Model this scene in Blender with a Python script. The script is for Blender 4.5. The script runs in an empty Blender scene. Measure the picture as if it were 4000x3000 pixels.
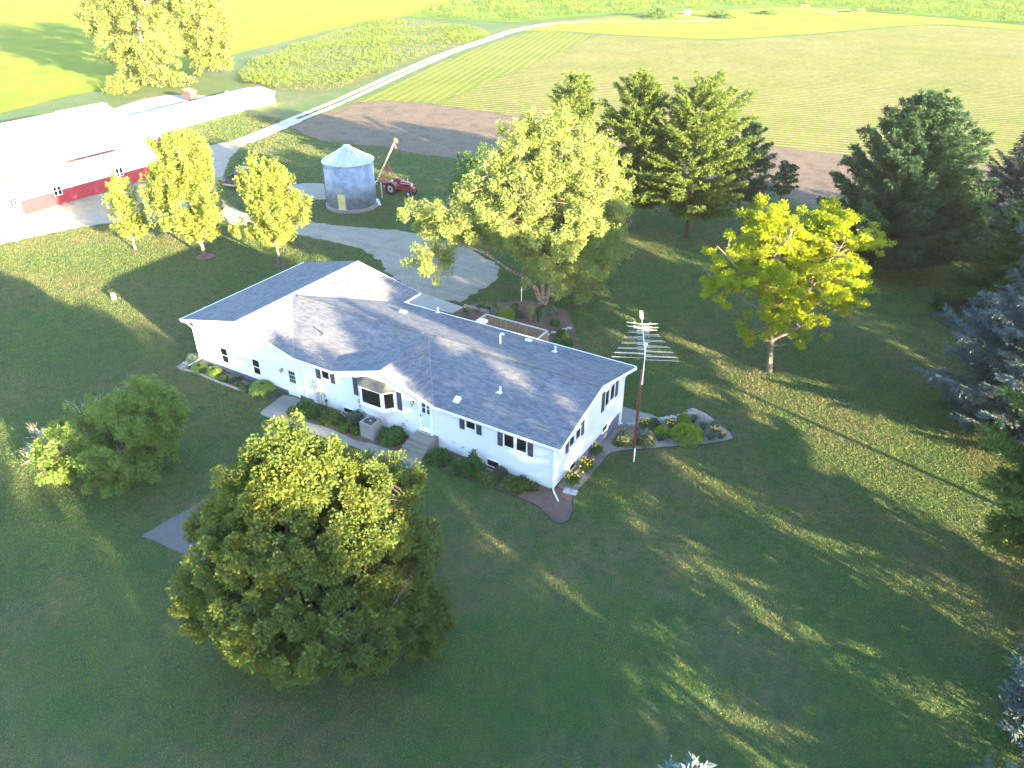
import bpy, bmesh, math, random
import numpy as np
from mathutils import Vector, Matrix

scene = bpy.context.scene
COL = scene.collection
RNG = np.random.default_rng(7)
rad = math.radians

# ------------------------------------------------------------------ camera and survey of the ground
CAM = np.array([44.4177, -30.3557, 27.5505])
YAW, PITCH, FPX = -0.53592, 0.5450, 2993.3
_cp, _sp = math.cos(PITCH), math.sin(PITCH)
FWD = np.array([math.sin(YAW) * _cp, math.cos(YAW) * _cp, -_sp])
RGT = np.array([math.cos(YAW), -math.sin(YAW), 0.0])
UPV = np.cross(RGT, FWD)
ROLL = .003285
RGT, UPV, _R0 = math.cos(ROLL) * RGT + math.sin(ROLL) * UPV, -math.sin(ROLL) * RGT + math.cos(ROLL) * UPV, RGT
RT2 = np.array([_R0[0], _R0[1], 0.0])                 # to the right of the view, level
DP2 = np.array([-_R0[1], _R0[0], 0.0])                # away from the viewer, level

def S(t):
    t = np.clip(t, 0, 1)
    return t * t * (3 - 2 * t)

def gz(x, y):
    """height of the ground: the yard drops behind the house and a little towards the garage"""
    b = S(y / 9.0)
    return -0.3 * S((16 - x) / 14.0) * (1 - b) - (.4 + .6 * np.clip((x + 70) / 96.0, 0, 1)) * b

def gnd(u, v, z=None):
    """point of the ground seen at survey pixel u, v of the 4000 x 3000 photograph"""
    d = FWD + RGT * (u - 2000) / FPX - UPV * (v - 1500) / FPX
    zz = -0.5 if z is None else z
    for _ in range(6 if z is None else 1):
        p = CAM + d * ((zz - CAM[2]) / d[2])
        if z is None:
            zz = float(gz(p[0], p[1]))
    return p

def above(u, v, base):
    """point at the distance of base along the view, seen at u, v"""
    d = FWD + RGT * (u - 2000) / FPX - UPV * (v - 1500) / FPX
    fh = np.array([FWD[0], FWD[1], 0.0]); fh /= np.linalg.norm(fh)
    return CAM + d * (((np.asarray(base) - CAM) @ fh) / (d @ fh))

def ppm(p):
    return FPX / ((np.asarray(p) - CAM) @ FWD)

def crop(ox, oy, s):
    return lambda x, y: (ox + x * s, oy + y * s)
ZA = crop(2300, 1550, .2712); ZB = crop(1600, 1100, .3165); ZD = crop(1250, 520, .2034); ZF = crop(700, 1350, .2712)
ZG = crop(1100, 1450, .2939); ZH = crop(1600, 1650, .3391); Z3 = crop(0, 300, .5425); Z4 = crop(1100, 450, .3617)
Z5 = crop(1500, 250, .6781); ZJ = crop(600, 300, .3165); ZIS = crop(2400, 0, .4973)

# ------------------------------------------------------------------ objects
def prop(o, label=None, cat=None, group=None, kind=None):
    if label: o['label'] = label
    if cat: o['category'] = cat
    if group: o['group'] = group
    if kind: o['kind'] = kind
    return o

def thing(name, label, cat, loc=(0, 0, 0), rz=0.0, group=None):
    o = bpy.data.objects.new(name, None)
    COL.objects.link(o)
    o.location = [float(a) for a in loc]; o.rotation_euler = (0, 0, rz); o.empty_display_size = .3
    return prop(o, label, cat, group)

def link(name, me, mat, parent=None):
    o = bpy.data.objects.new(name, me)
    COL.objects.link(o)
    if mat is not None:
        for m in (mat if isinstance(mat, (list, tuple)) else [mat]): me.materials.append(m)
    if parent is not None: o.parent = parent
    return o

def copy_tree(o, parent=None):
    c = o.copy(); COL.objects.link(c)
    if parent is not None: c.parent = parent
    for ch in list(o.children): copy_tree(ch, c)
    return c

def quads_mesh(name, V, smooth=False):
    """V: (n,4,3) array, one free quad each"""
    n = len(V)
    me = bpy.data.meshes.new(name)
    me.vertices.add(n * 4); me.loops.add(n * 4); me.polygons.add(n)
    me.vertices.foreach_set('co', np.ascontiguousarray(V, dtype=np.float32).ravel())
    me.loops.foreach_set('vertex_index', np.arange(n * 4, dtype=np.int32))
    me.polygons.foreach_set('loop_start', np.arange(0, n * 4, 4, dtype=np.int32))
    me.update(calc_edges=True)
    return me

class MB:
    """collects shapes for ONE mesh"""
    def __init__(s): s.v = []; s.f = []
    def add(s, vs, fs):
        o = len(s.v); s.v += [tuple(float(a) for a in p) for p in vs]; s.f += [tuple(o + i for i in f) for f in fs]; return s
    def box(s, c, d, rz=0.0, M=None):
        cx, cy, cz = c; hx, hy, hz = d[0] / 2, d[1] / 2, d[2] / 2
        k, n = math.cos(rz), math.sin(rz); vs = []
        for sz in (-1, 1):
            for sx, sy in ((-1, -1), (1, -1), (1, 1), (-1, 1)):
                x, y, z = sx * hx, sy * hy, sz * hz
                p = (cx + x * k - y * n, cy + x * n + y * k, cz + z)
                vs.append(M @ Vector(p) if M else p)
        return s.add(vs, [(3, 2, 1, 0), (4, 5, 6, 7), (0, 1, 5, 4), (1, 2, 6, 5), (2, 3, 7, 6), (3, 0, 4, 7)])
    def b2(s, a, b):
        return s.box([(a[i] + b[i]) / 2 for i in range(3)], [abs(b[i] - a[i]) for i in range(3)])
    def tube(s, pts, r, n=8, cap=True):
        pts = [np.asarray(p, float) for p in pts]
        rs = r if isinstance(r, (list, tuple, np.ndarray)) else [r] * len(pts)
        vs = []; up = None
        for i, p in enumerate(pts):
            t = pts[min(i + 1, len(pts) - 1)] - pts[max(i - 1, 0)]
            t = t / (np.linalg.norm(t) + 1e-9)
            if up is None: up = np.array([0, 0, 1.]) if abs(t[2]) < .9 else np.array([1., 0, 0])
            a = np.cross(t, up); a /= np.linalg.norm(a) + 1e-9; b = np.cross(a, t); up = b
            for k in range(n):
                q = 2 * math.pi * k / n
                vs.append(p + rs[i] * (a * math.cos(q) + b * math.sin(q)))
        fs = [(i * n + k, i * n + (k + 1) % n, (i + 1) * n + (k + 1) % n, (i + 1) * n + k) for i in range(len(pts) - 1) for k in range(n)]
        if cap: fs += [tuple(range(n))[::-1], tuple((len(pts) - 1) * n + k for k in range(n))]
        return s.add(vs, fs)
    def lathe(s, prof, n=24, c=(0, 0, 0)):
        """prof: (r, z) pairs, turned about the z axis"""
        vs = [(c[0] + r * math.cos(2 * math.pi * k / n), c[1] + r * math.sin(2 * math.pi * k / n), c[2] + z) for r, z in prof for k in range(n)]
        m = len(prof)
        fs = [(i * n + k, i * n + (k + 1) % n, (i + 1) * n + (k + 1) % n, (i + 1) * n + k) for i in range(m - 1) for k in range(n)]
        if prof[0][0] > 1e-4: fs.append(tuple(range(n))[::-1])
        if prof[-1][0] > 1e-4: fs.append(tuple((m - 1) * n + k for k in range(n)))
        return s.add(vs, fs)
    def prism(s, poly, z0, z1):
        n = len(poly)
        vs = [(p[0], p[1], z0) for p in poly] + [(p[0], p[1], z1) for p in poly]
        return s.add(vs, [tuple(range(n))[::-1], tuple(range(n, 2 * n))] + [(i, (i + 1) % n, n + (i + 1) % n, n + i) for i in range(n)])
    def slab(s, poly3, t):
        """3-D outline given a thickness t straight down"""
        n = len(poly3)
        vs = [tuple(p) for p in poly3] + [(p[0], p[1], p[2] - t) for p in poly3]
        return s.add(vs, [tuple(range(n)), tuple(range(n, 2 * n))[::-1]] + [(i, n + i, n + (i + 1) % n, (i + 1) % n) for i in range(n)])
    def wheel(s, c, r, w, ax=(0, 1, 0), n=20, ri=0.0):
        """a disc or ring of tyre about the axis ax"""
        ax = np.asarray(ax, float); ax /= np.linalg.norm(ax)
        a = np.cross(ax, [0, 0, 1.]); a /= np.linalg.norm(a); b = np.cross(a, ax); c = np.asarray(c, float)
        prof = [(ri, -w / 2), (r * .86, -w / 2), (r, -w * .3), (r, w * .3), (r * .86, w / 2), (ri, w / 2)]
        vs = [c + ax * z + q * (a * math.cos(2 * math.pi * k / n) + b * math.sin(2 * math.pi * k / n)) for q, z in prof for k in range(n)]
        fs = [(i * n + k, i * n + (k + 1) % n, (i + 1) * n + (k + 1) % n, (i + 1) * n + k) for i in range(len(prof) - 1) for k in range(n)]
        return s.add(vs, fs)
    def me(s, name, smooth=False):
        me = bpy.data.meshes.new(name); me.from_pydata(s.v, [], s.f); me.update()
        bm = bmesh.new(); bm.from_mesh(me); bmesh.ops.recalc_face_normals(bm, faces=bm.faces); bm.to_mesh(me); bm.free()
        if smooth:
            for p in me.polygons: p.use_smooth = True
        return me
    def build(s, name, mat, parent=None, smooth=False, bevel=0.0):
        o = link(name, s.me(name, smooth), mat, parent)
        if bevel:
            m = o.modifiers.new('bevel', 'BEVEL'); m.width = bevel; m.segments = 1; m.limit_method = 'ANGLE'
        return o

# ------------------------------------------------------------------ materials
def rgb(c): return (c[0], c[1], c[2], 1.0)

class NT:
    def __init__(s, name):
        s.m = bpy.data.materials.new(name); s.m.use_nodes = True; s.t = s.m.node_tree; s.t.nodes.clear()
        s.out = s.n('ShaderNodeOutputMaterial')
    def n(s, kind, **kw):
        q = s.t.nodes.new(kind)
        for k, v in kw.items():
            if k.startswith('i_'): q.inputs[k[2:].replace('_', ' ')].default_value = v
            else: setattr(q, k, v)
        return q
    def l(s, a, b): s.t.links.new(a, b)
    def coord(s, which='Object', scale=None, rot=None):
        c = s.n('ShaderNodeTexCoord').outputs[which]
        if scale is None and rot is None: return c
        m = s.n('ShaderNodeMapping')
        if scale is not None: m.inputs['Scale'].default_value = scale
        if rot is not None: m.inputs['Rotation'].default_value = rot
        s.l(c, m.inputs['Vector']); return m.outputs['Vector']
    def noise(s, vec, scale, detail=4.0, rough=.6, dist=0.0):
        q = s.n('ShaderNodeTexNoise'); q.inputs['Scale'].default_value = scale; q.inputs['Detail'].default_value = detail
        q.inputs['Roughness'].default_value = rough; q.inputs['Distortion'].default_value = dist
        s.l(vec, q.inputs['Vector']); return q.outputs['Fac']
    def ramp(s, fac, lo, hi, a=0.0, b=1.0):
        q = s.n('ShaderNodeMapRange'); q.interpolation_type = 'SMOOTHSTEP'
        for k, v in zip(('From Min', 'From Max', 'To Min', 'To Max'), (lo, hi, a, b)): q.inputs[k].default_value = v
        s.l(fac, q.inputs['Value']); return q.outputs['Result']
    def math(s, op, a, b=None):
        q = s.n('ShaderNodeMath', operation=op)
        for i, x in enumerate((a, b)):
            if x is None: continue
            if isinstance(x, (int, float)): q.inputs[i].default_value = x
            else: s.l(x, q.inputs[i])
        return q.outputs[0]
    def mix(s, fac, a, b, blend='MIX'):
        q = s.n('ShaderNodeMix', data_type='RGBA', blend_type=blend)
        if isinstance(fac, (int, float)): q.inputs[0].default_value = fac
        else: s.l(fac, q.inputs[0])
        for i, x in ((6, a), (7, b)):
            if isinstance(x, (tuple, list)): q.inputs[i].default_value = rgb(x)
            else: s.l(x, q.inputs[i])
        return q.outputs[2]
    def bump(s, h, strength=.5, dist=.02, normal=None):
        q = s.n('ShaderNodeBump'); q.inputs['Strength'].default_value = strength; q.inputs['Distance'].default_value = dist
        s.l(h, q.inputs['Height'])
        if normal is not None: s.l(normal, q.inputs['Normal'])
        return q.outputs['Normal']
    def pbr(s, col, rough=.8, spec=.3, metal=0.0, normal=None):
        q = s.n('ShaderNodeBsdfPrincipled')
        if isinstance(col, (tuple, list)): q.inputs['Base Color'].default_value = rgb(col)
        else: s.l(col, q.inputs['Base Color'])
        q.inputs['Roughness'].default_value = rough; q.inputs['Specular IOR Level'].default_value = spec; q.inputs['Metallic'].default_value = metal
        if normal is not None: s.l(normal, q.inputs['Normal'])
        s.l(q.outputs[0], s.out.inputs['Surface']); return q

MATS = {}
def nmat(name, base, layers=(), rough=.8, spec=.25, metal=0.0, bump=None, which='Object'):
    """layers: (noise scale, lo, hi, colour[, stretch]) mixed over base; bump: (scale, strength, distance)"""
    if name in MATS: return MATS[name]
    t = NT(name); c = base
    for ly in layers:
        vec = t.coord(which, ly[4] if len(ly) > 4 else None)
        c = t.mix(t.ramp(t.noise(vec, ly[0]), ly[1], ly[2]), c, ly[3])
    nrm = None
    if bump: nrm = t.bump(t.noise(t.coord(which), bump[0], 3), bump[1], bump[2])
    t.pbr(c, rough, spec, metal, nrm)
    MATS[name] = t.m
    return t.m

def leafmat(name, c1, c2, c3=None, trans=.35, tcol=None, rough=.6, p3=.05, spec=.1):
    """leaves: one colour per leaf, between c1 and c2, a few of c3, some light through the blade"""
    t = NT(name)
    r = t.n('ShaderNodeNewGeometry').outputs['Random Per Island']
    c = t.mix(r, c1, c2)
    c = t.mix(t.ramp(t.noise(t.coord(), .55, 3), .35, .65), c, t.mix(.55, c, c2))
    if c3: c = t.mix(t.math('MULTIPLY', t.math('GREATER_THAN', t.math('FRACT', t.math('MULTIPLY', r, 37.0)), 1 - p3), .9), c, c3)
    p = t.n('ShaderNodeBsdfPrincipled'); t.l(c, p.inputs['Base Color']); p.inputs['Roughness'].default_value = rough; p.inputs['Specular IOR Level'].default_value = spec
    tr = t.n('ShaderNodeBsdfTranslucent')
    if tcol: t.l(t.mix(.5, c, tcol), tr.inputs['Color'])
    else: t.l(c, tr.inputs['Color'])
    mx = t.n('ShaderNodeMixShader'); mx.inputs[0].default_value = trans
    t.l(p.outputs[0], mx.inputs[1]); t.l(tr.outputs[0], mx.inputs[2]); t.l(mx.outputs[0], t.out.inputs['Surface'])
    MATS[name] = t.m
    return t.m

# ------------------------------------------------------------------ sheets that lie on the ground
GX = np.arange(2, 26.01, .5); GY = np.arange(0, 9.01, .5)
def ragged(poly, step=.5, amp=.12, seed=1):
    r = random.Random(seed); out = []
    for i, p in enumerate(poly):
        q = poly[(i + 1) % len(poly)]; L = math.hypot(q[0] - p[0], q[1] - p[1]); n = max(1, int(L / step))
        for k in range(n):
            t = k / n; a = amp if k else amp * .3
            out.append((p[0] + (q[0] - p[0]) * t + r.uniform(-a, a), p[1] + (q[1] - p[1]) * t + r.uniform(-a, a)))
    return out

def smooth_poly(pts, n=6):
    """closed Catmull-Rom through the points"""
    P = [np.array(p[:2], float) for p in pts]; N = len(P); out = []
    for i in range(N):
        a, b, c, d = P[i - 1], P[i], P[(i + 1) % N], P[(i + 2) % N]
        for k in range(n):
            t = k / n
            out.append(.5 * ((2 * b) + (c - a) * t + (2 * a - 5 * b + 4 * c - d) * t * t + (3 * b - a - 3 * c + d) * t ** 3))
    return [(p[0], p[1]) for p in out]

BARE = []                       # outlines where no lawn grows
def sheet(name, polys, off, mat, parent=None, kind='structure', bare=True):
    if bare: BARE.extend(polys)
    bm = bmesh.new()
    for poly in polys:
        if len(poly) < 3: continue
        vs = [bm.verts.new((p[0], p[1], 0)) for p in poly]
        f = bm.faces.new(vs)
    bmesh.ops.recalc_face_normals(bm, faces=bm.faces)
    bmesh.ops.triangulate(bm, faces=bm.faces[:])
    xs = [v.co.x for v in bm.verts]; ys = [v.co.y for v in bm.verts]
    def cut(co, no):
        bmesh.ops.bisect_plane(bm, geom=bm.verts[:] + bm.edges[:] + bm.faces[:], plane_co=co, plane_no=no)
    for x in GX:
        if min(xs) < x < max(xs) and min(ys) < 9: cut((x, 0, 0), (1, 0, 0))
    for x in (-70.0, 26.0):
        if min(xs) < x < max(xs): cut((x, 0, 0), (1, 0, 0))
    if min(ys) < 9:
        for y in GY:
            if min(ys) < y < max(ys): cut((0, y, 0), (0, 1, 0))
    for v in bm.verts: v.co.z = float(gz(v.co.x, v.co.y)) + off
    for f in bm.faces:
        if f.normal.z < 0: f.normal_flip()
    me = bpy.data.meshes.new(name); bm.to_mesh(me); bm.free()
    o = link(name, me, mat, parent)
    if kind: o['kind'] = kind
    return o

def G2(pts, fn=None):
    return [tuple(gnd(*(fn(*p) if fn else p))[:2]) for p in pts]
SKY, EXPOSURE, GLARE_DENSITY = .095, 4.15, .00007
HIDDEN = [(57.6, 3.4, 2, .4), (55.2, -16.6, 2, 2.2), (54.6, -23.6, 0, 1.1), (55.5, -29.8, 4, .3), (60, -27.6, 4, 1.9), (58.5, -19.8, 0, .7), (54, -32.4, 0, 2.9), (55.5, -40, 2, .9), (57, -46, 0, .2), (53, -53, 2, 1.6), (58, -61, 1, .5), (55, -69, 2, 2.5), (64, 23, 3, .2), (65, 9, 3, 1.2), (64, 2.5, 3, 2.2), (65, -3.5, 3, .9), (63.5, -10, 3, 2.4), (65, -16, 3, 1.3), (64, -22, 3, 3.0), (62, 32, 0, 1.9), (58.5, 40, 0, .6), (60, 45, 2, .3), (66, -37, 0, .1)]
# ------------------------------------------------------------------ foliage
def nrmz(a): return a / (np.linalg.norm(a, axis=-1, keepdims=True) + 1e-9)

def cards(P, D, N, L, W, droop=.12):
    """kite shaped blades from P along D, facing N"""
    D = nrmz(D); N = nrmz(N - D * np.sum(N * D, -1, keepdims=True)); Sd = np.cross(D, N)
    L = np.asarray(L).reshape(-1, 1); W = np.asarray(W).reshape(-1, 1)
    V = np.empty((len(P), 4, 3))
    V[:, 0] = P
    V[:, 1] = P + D * L * .48 + Sd * W * .5
    V[:, 2] = P + D * L - N * L * droop
    V[:, 3] = P + D * L * .48 - Sd * W * .5
    return V

def blob_px(u, v, ru, rv, base, dd=0.0, rd=None, w=1.0):
    """an ellipsoid of crown seen at u, v with half sizes ru, rv in survey pixels; dd metres deeper than base"""
    c = above(u, v, np.asarray(base) + DP2 * dd); k = ppm(c)
    rx = ru / k; ry = rd if rd else rx
    d = c - CAM; el = math.atan2(-d[2], math.hypot(d[0], d[1]))
    rz = math.sqrt(max((rv / k) ** 2 - (ry * math.sin(el)) ** 2, (.35 * rv / k) ** 2)) / math.cos(el)
    return (c, (rx, ry, rz), w)

def clumps(blobs, n, rng, shell=.45, lump=.14, zmin=-9, pw=1.5):
    wt = np.array([(b[1][0] * b[1][1] * b[1][2]) ** (2 / 3) * b[2] for b in blobs]); wt /= wt.sum()
    C, O = [], []
    for (c, r, _), w in zip(blobs, wt):
        m = max(3, int(round(n * w)))
        d = nrmz(rng.normal(size=(m, 3)))
        k = rng.normal(size=(5, 3)) * 2.2; ph = rng.uniform(0, 6.28, 5)
        lob = 1 + lump * np.sum(np.cos(d @ k.T + ph), axis=1) / 1.6
        rr = (1 - shell * rng.random(m) ** pw) * lob
        q = d * rr[:, None] * np.array(r)
        C.append(c + q[:, :1] * RT2 + q[:, 1:2] * DP2 + q[:, 2:] * np.array([0, 0, 1.]))
        o = d / np.array(r)
        O.append(nrmz(o[:, :1] * RT2 + o[:, 1:2] * DP2 + o[:, 2:] * np.array([0, 0, 1.])))
    C = np.concatenate(C); O = np.concatenate(O)
    k = C[:, 2] > zmin
    return C[k], O[k]

def leaf_cloud(C, O, rng, nleaf, cr, L, W, up=.4, elong=1.5, droop=.15, flat=1.0, spread=.5):
    m = len(C)
    ax = nrmz(O * (1 - abs(up)) + np.array([0, 0, 1.]) * up + rng.normal(size=(m, 3)) * .15)
    cnt = rng.integers(int(nleaf * .65), int(nleaf * 1.35) + 1, m)
    sz = rng.uniform(.75, 1.25, m)
    i = np.repeat(np.arange(m), cnt); N = len(i)
    off = rng.normal(size=(N, 3)) * .5
    off /= np.maximum(1, np.linalg.norm(off, axis=1, keepdims=True) / rng.uniform(.75, 1.05, (N, 1)))
    off[:, 2] *= flat
    a = ax[i]
    off += a * np.sum(off * a, 1, keepdims=True) * (elong - 1)
    P = C[i] + off * (cr * sz[i])[:, None]
    D = off * .9 + a * .45 + rng.normal(size=(N, 3)) * spread - np.array([0, 0, 1.]) * droop
    Nn = a * .6 + np.array([0, 0, 1.]) * .55 + rng.normal(size=(N, 3)) * .45
    s = rng.uniform(.7, 1.3, N)
    return cards(P, D, Nn, L * s, W * s)

def tree(name, label, base, blobs, n, cr, nleaf, L, W, leaf, bark, seed, tr=.2, top=None, nlimb=9, zmin=None, group=None, up=.4, elong=1.5,
         droop=.15, flat=1.0, shell=.45, lump=.14, limbs=None, cat='tree', crown='crown', twig=.02, lean=(0, 0), fork=.35, pw=1.5, trunk_parts=True):
    rng = np.random.default_rng(seed); base = np.asarray(base, float)
    if zmin is None: zmin = base[2] + .5
    C, O = clumps(blobs, n, rng, shell, lump, zmin, pw)
    V = leaf_cloud(C, O, rng, nleaf, cr, L, W, up, elong, droop, flat)
    t = thing(name, label, cat, base, 0, group)
    big = max(blobs, key=lambda b: b[1][0] * b[1][2])
    topz = top if top else big[0][2] + big[1][2] * .55
    tx = np.array([big[0][0], big[0][1], topz])
    mb = MB(); nodes = []
    H = topz - base[2]
    def wob(p, q, m, a):
        pts = []
        for k in range(m + 1):
            s = k / m
            pts.append(p + (q - p) * s + rng.normal(size=3) * a * math.sin(math.pi * s) * np.array([1, 1, .4]))
        return pts
    if limbs is None:
        pts = wob(base, tx, 7, H * .018)
        r = [tr * (1.35 if k == 0 else 1.0) * (1 - .86 * (k / 7)) for k in range(8)]
        mb.tube([p - base for p in pts], r, 9); trunk = pts
        nodes += [(p, max(tr * (1 - .86 * k / 7), .02)) for k, p in enumerate(pts) if k > 1]
        # main limbs towards well spread clumps
        sel = [int(rng.integers(len(C)))]
        dd = np.linalg.norm(C - C[sel[0]], axis=1)
        while len(sel) < min(nlimb, len(C)):
            j = int(np.argmax(dd)); sel.append(j); dd = np.minimum(dd, np.linalg.norm(C - C[j], axis=1))
        for j in sel:
            q = base + (C[j] - base) * .97
            zf = base[2] + H * fork + max(0, (q[2] - base[2] - H * fork)) * rng.uniform(.25, .5)
            zf = min(zf, q[2]) if q[2] > base[2] + H * .15 else max(base[2] + H * .12, q[2])
            k = min(6, max(0, int((zf - base[2]) / H * 7))); s = trunk[k]; r0 = max(tr * .55 * (1 - k / 9), .025)
            mid = s + (q - s) * .5 + np.array([0, 0, .08 * np.linalg.norm(q - s)])
            lp = [s, s + (mid - s) * .6 + rng.normal(size=3) * .08, mid, mid + (q - mid) * .55 + rng.normal(size=3) * .1, q]
            mb.tube([p - base for p in lp], [r0, r0 * .8, r0 * .6, r0 * .4, r0 * .15], 6, False)
            nodes += [(p, r0 * (.75 - .15 * m)) for m, p in enumerate(lp[1:])]
    else:
        for pts, rs in limbs:
            pts = [np.asarray(p, float) for p in pts]
            mb.tube([p - base for p in pts], rs, 8, False)
            for a, b, ra, rb in zip(pts[:-1], pts[1:], rs[:-1], rs[1:]):
                for s in (.0, .5): nodes.append((a + (b - a) * s, ra + (rb - ra) * s))
            nodes.append((pts[-1], rs[-1]))
    NP = np.array([q[0] for q in nodes]); NR = np.array([q[1] for q in nodes])
    for c in C:
        d = np.linalg.norm(NP - c, axis=1) + np.maximum(0, NP[:, 2] - c[2]) * 1.2
        j = int(np.argmin(d)); s = NP[j]
        if np.linalg.norm(c - s) < .2: continue
        m = s + (c - s) * .55 + rng.normal(size=3) * .07 + np.array([0, 0, .05 * np.linalg.norm(c - s)])
        r0 = min(NR[j] * .6, twig * 1.6)
        mb.tube([s - base, m - base, c - base], [r0, r0 * .6, r0 * .25], 4, False)
    mb.build('trunk', bark, t, smooth=True)
    link(crown, quads_mesh(crown, V - base), leaf, t)
    return t

# ------------------------------------------------------------------ conifers
def conifer_meshes(h, R, kind, seed, dens=1.0):
    rng = np.random.default_rng(seed); P = []; D = []; N = []; L = []; W = []
    high = kind == 'high_pine'; kind = 'pine' if high else kind
    tb = MB()
    lean = rng.normal(size=2) * .012 * h
    tp = [np.array([lean[0] * s * s, lean[1] * s * s, h * s]) for s in np.linspace(0, 1, 9)]
    r0 = h * .014
    tb.tube(tp, [r0 * (1.25 if k == 0 else 1) * (1 - .95 * k / 8) + .008 for k in range(9)], 8)
    z0 = h * {'spruce': .05, 'drooping': .05, 'pine': .16, 'dense_pine': .07}[kind] * (2.6 if high else 1)
    step = {'spruce': .42, 'drooping': .45, 'pine': .62, 'dense_pine': .46}[kind]
    z = z0; amp = rng.uniform(.8, 1.2, 12)
    while z < h - .15:
        t = (z - z0) / (h - z0)
        if kind in ('spruce', 'drooping'): prof = (1 - t) ** .8 * min(1, .7 + t * 3)
        elif kind == 'pine': prof = min(1, .55 + t * 1.5) * (1 - t) ** .72
        else: prof = min(1, .75 + t * 1.6) * (1 - t) ** .78 * 1.08
        nb = {'spruce': 9, 'drooping': 9, 'pine': 8, 'dense_pine': 10}[kind]
        nb = max(4, int(nb * (1 - .45 * t)))
        a0 = rng.uniform(0, 6.28)
        for b in range(nb):
            az = a0 + 6.283 * b / nb + rng.normal() * .16
            wild = .16 if kind in ('spruce', 'drooping', 'dense_pine') else .3
            ln = R * prof * (1 + rng.normal() * wild * .8) * (.9 + .12 * amp[int(az * 2) % 12])
            if kind == 'pine' and rng.random() < .1: ln *= .45
            ln = max(ln, .22)
            zz = z + rng.normal() * step * .25
            dh = np.array([math.cos(az), math.sin(az), 0.]); sd = np.array([-dh[1], dh[0], 0.])
            if kind == 'spruce': e0, e1 = rad(-8 + 48 * t ** 1.5), .16
            elif kind == 'drooping': e0, e1 = rad(-16 + 52 * t ** 1.4), .10
            else: e0, e1 = rad(4 + 48 * t ** 1.3), .12
            m = 5; bp = []
            k0 = min(7, int(zz / h * 8)); f0 = zz / h * 8 - k0
            st = tp[k0] * (1 - f0) + tp[k0 + 1] * f0
            for q in np.linspace(0, 1, m):
                up = math.tan(e0) * q * ln + e1 * ln * q ** 2.2 - (.10 * ln * math.sin(math.pi * q) if kind != 'pine' else 0)
                bp.append(st + dh * ln * q * math.cos(e0 * .6) + np.array([0, 0, up]) + sd * rng.normal() * .05 * ln * q)
            rb = max(.008, r0 * .30 * (1 - t) * min(1, ln / R + .2))
            tb.tube(bp, [rb * (1 - .8 * k / 4) for k in range(5)], 4, False)
            bp = np.array(bp)
            def at(q):
                x = np.clip(q, 0, .999) * (m - 1); i = x.astype(int); f = (x - i)[:, None]
                return bp[i] * (1 - f) + bp[i + 1] * f
            if kind in ('spruce', 'drooping'):
                ns = max(4, int(ln / (.17 / dens)))
                q = np.repeat(np.linspace(.12, 1.0, ns), 2) + rng.normal(size=2 * ns) * .02
                side = np.tile([1., -1.], ns)
                tl = (.16 + .36 * ln * (1 - .72 * q) * np.clip(q * 3.2, 0, 1)) * rng.uniform(.7, 1.2, 2 * ns)
                tl = np.minimum(tl, .95)
                ang = rad(52) * side
                dr = -.28 if kind == 'drooping' else -.02
                td = dh * np.cos(ang)[:, None] + sd * np.sin(ang)[:, None] + np.array([0, 0, 1.]) * (dr + rng.normal(size=2 * ns) * .16)[:, None]
                td = nrmz(td); s0 = at(q)
                nc = np.maximum(2, (tl / (.15 / dens)).astype(int) + 1)
                idx = np.repeat(np.arange(2 * ns), nc)
                pos = np.concatenate([np.linspace(0, 1, c, endpoint=False) for c in nc])
                for rep in range(3):
                    p = s0[idx] + td[idx] * (tl[idx] * pos)[:, None] + rng.normal(size=(len(idx), 3)) * .025
                    d = td[idx] + rng.normal(size=(len(idx), 3)) * .32 + np.array([0, 0, .18])
                    P.append(p); D.append(d); N.append(np.array([0, 0, 1.]) + rng.normal(size=(len(idx), 3)) * .55)
                    L.append(rng.uniform(.14, .27, len(idx))); W.append(rng.uniform(.05, .085, len(idx)))
            else:
                ns = max(3, int(ln / .24))
                q = np.concatenate([np.repeat(np.linspace(.28 if kind == 'pine' else .2, 1.0, ns), 2), [1., 1., .97]])
                M2 = len(q); side = np.concatenate([np.tile([1., -1.], ns), [.2, -.2, .05]])
                tl = np.minimum((.14 + .32 * ln * (1 - .6 * q)) * rng.uniform(.5, 1.2, M2), .95)
                td = dh * np.cos(rad(48) * side)[:, None] + sd * np.sin(rad(48) * side)[:, None] + np.array([0, 0, 1.]) * (.22 + rng.normal(size=M2) * .18)[:, None]
                td = nrmz(td); s0 = at(q)
                nt = np.maximum(1, (tl / .22).astype(int) + 1)
                idx = np.repeat(np.arange(M2), nt)
                pos = np.concatenate([np.linspace(1.0, .35, c) if c > 1 else np.array([1.0]) for c in nt])
                ce = s0[idx] + td[idx] * (tl[idx] * pos)[:, None]
                k = int(9 * dens); i2 = np.repeat(np.arange(len(idx)), k)
                d = td[idx][i2] * .55 + rng.normal(size=(len(i2), 3)) * .62 + np.array([0, 0, .45])
                P.append(ce[i2] + rng.normal(size=(len(i2), 3)) * .05); D.append(d); N.append(np.array([0, 0, .6]) + rng.normal(size=(len(i2), 3)) * .7)
                L.append(rng.uniform(.19, .33, len(i2))); W.append(rng.uniform(.05, .095, len(i2)))
        z += step * rng.uniform(.85, 1.15) * (1 - .35 * t)
    # leader
    c = 26
    P.append(np.tile(tp[-1] - np.array([0, 0, .5]), (c, 1)) + rng.normal(size=(c, 3)) * .04 + np.linspace(0, .5, c)[:, None] * np.array([0, 0, 1.]))
    D.append(rng.normal(size=(c, 3)) * .5 + np.array([0, 0, 1.])); N.append(rng.normal(size=(c, 3))); L.append(np.full(c, .25)); W.append(np.full(c, .07))
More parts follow.
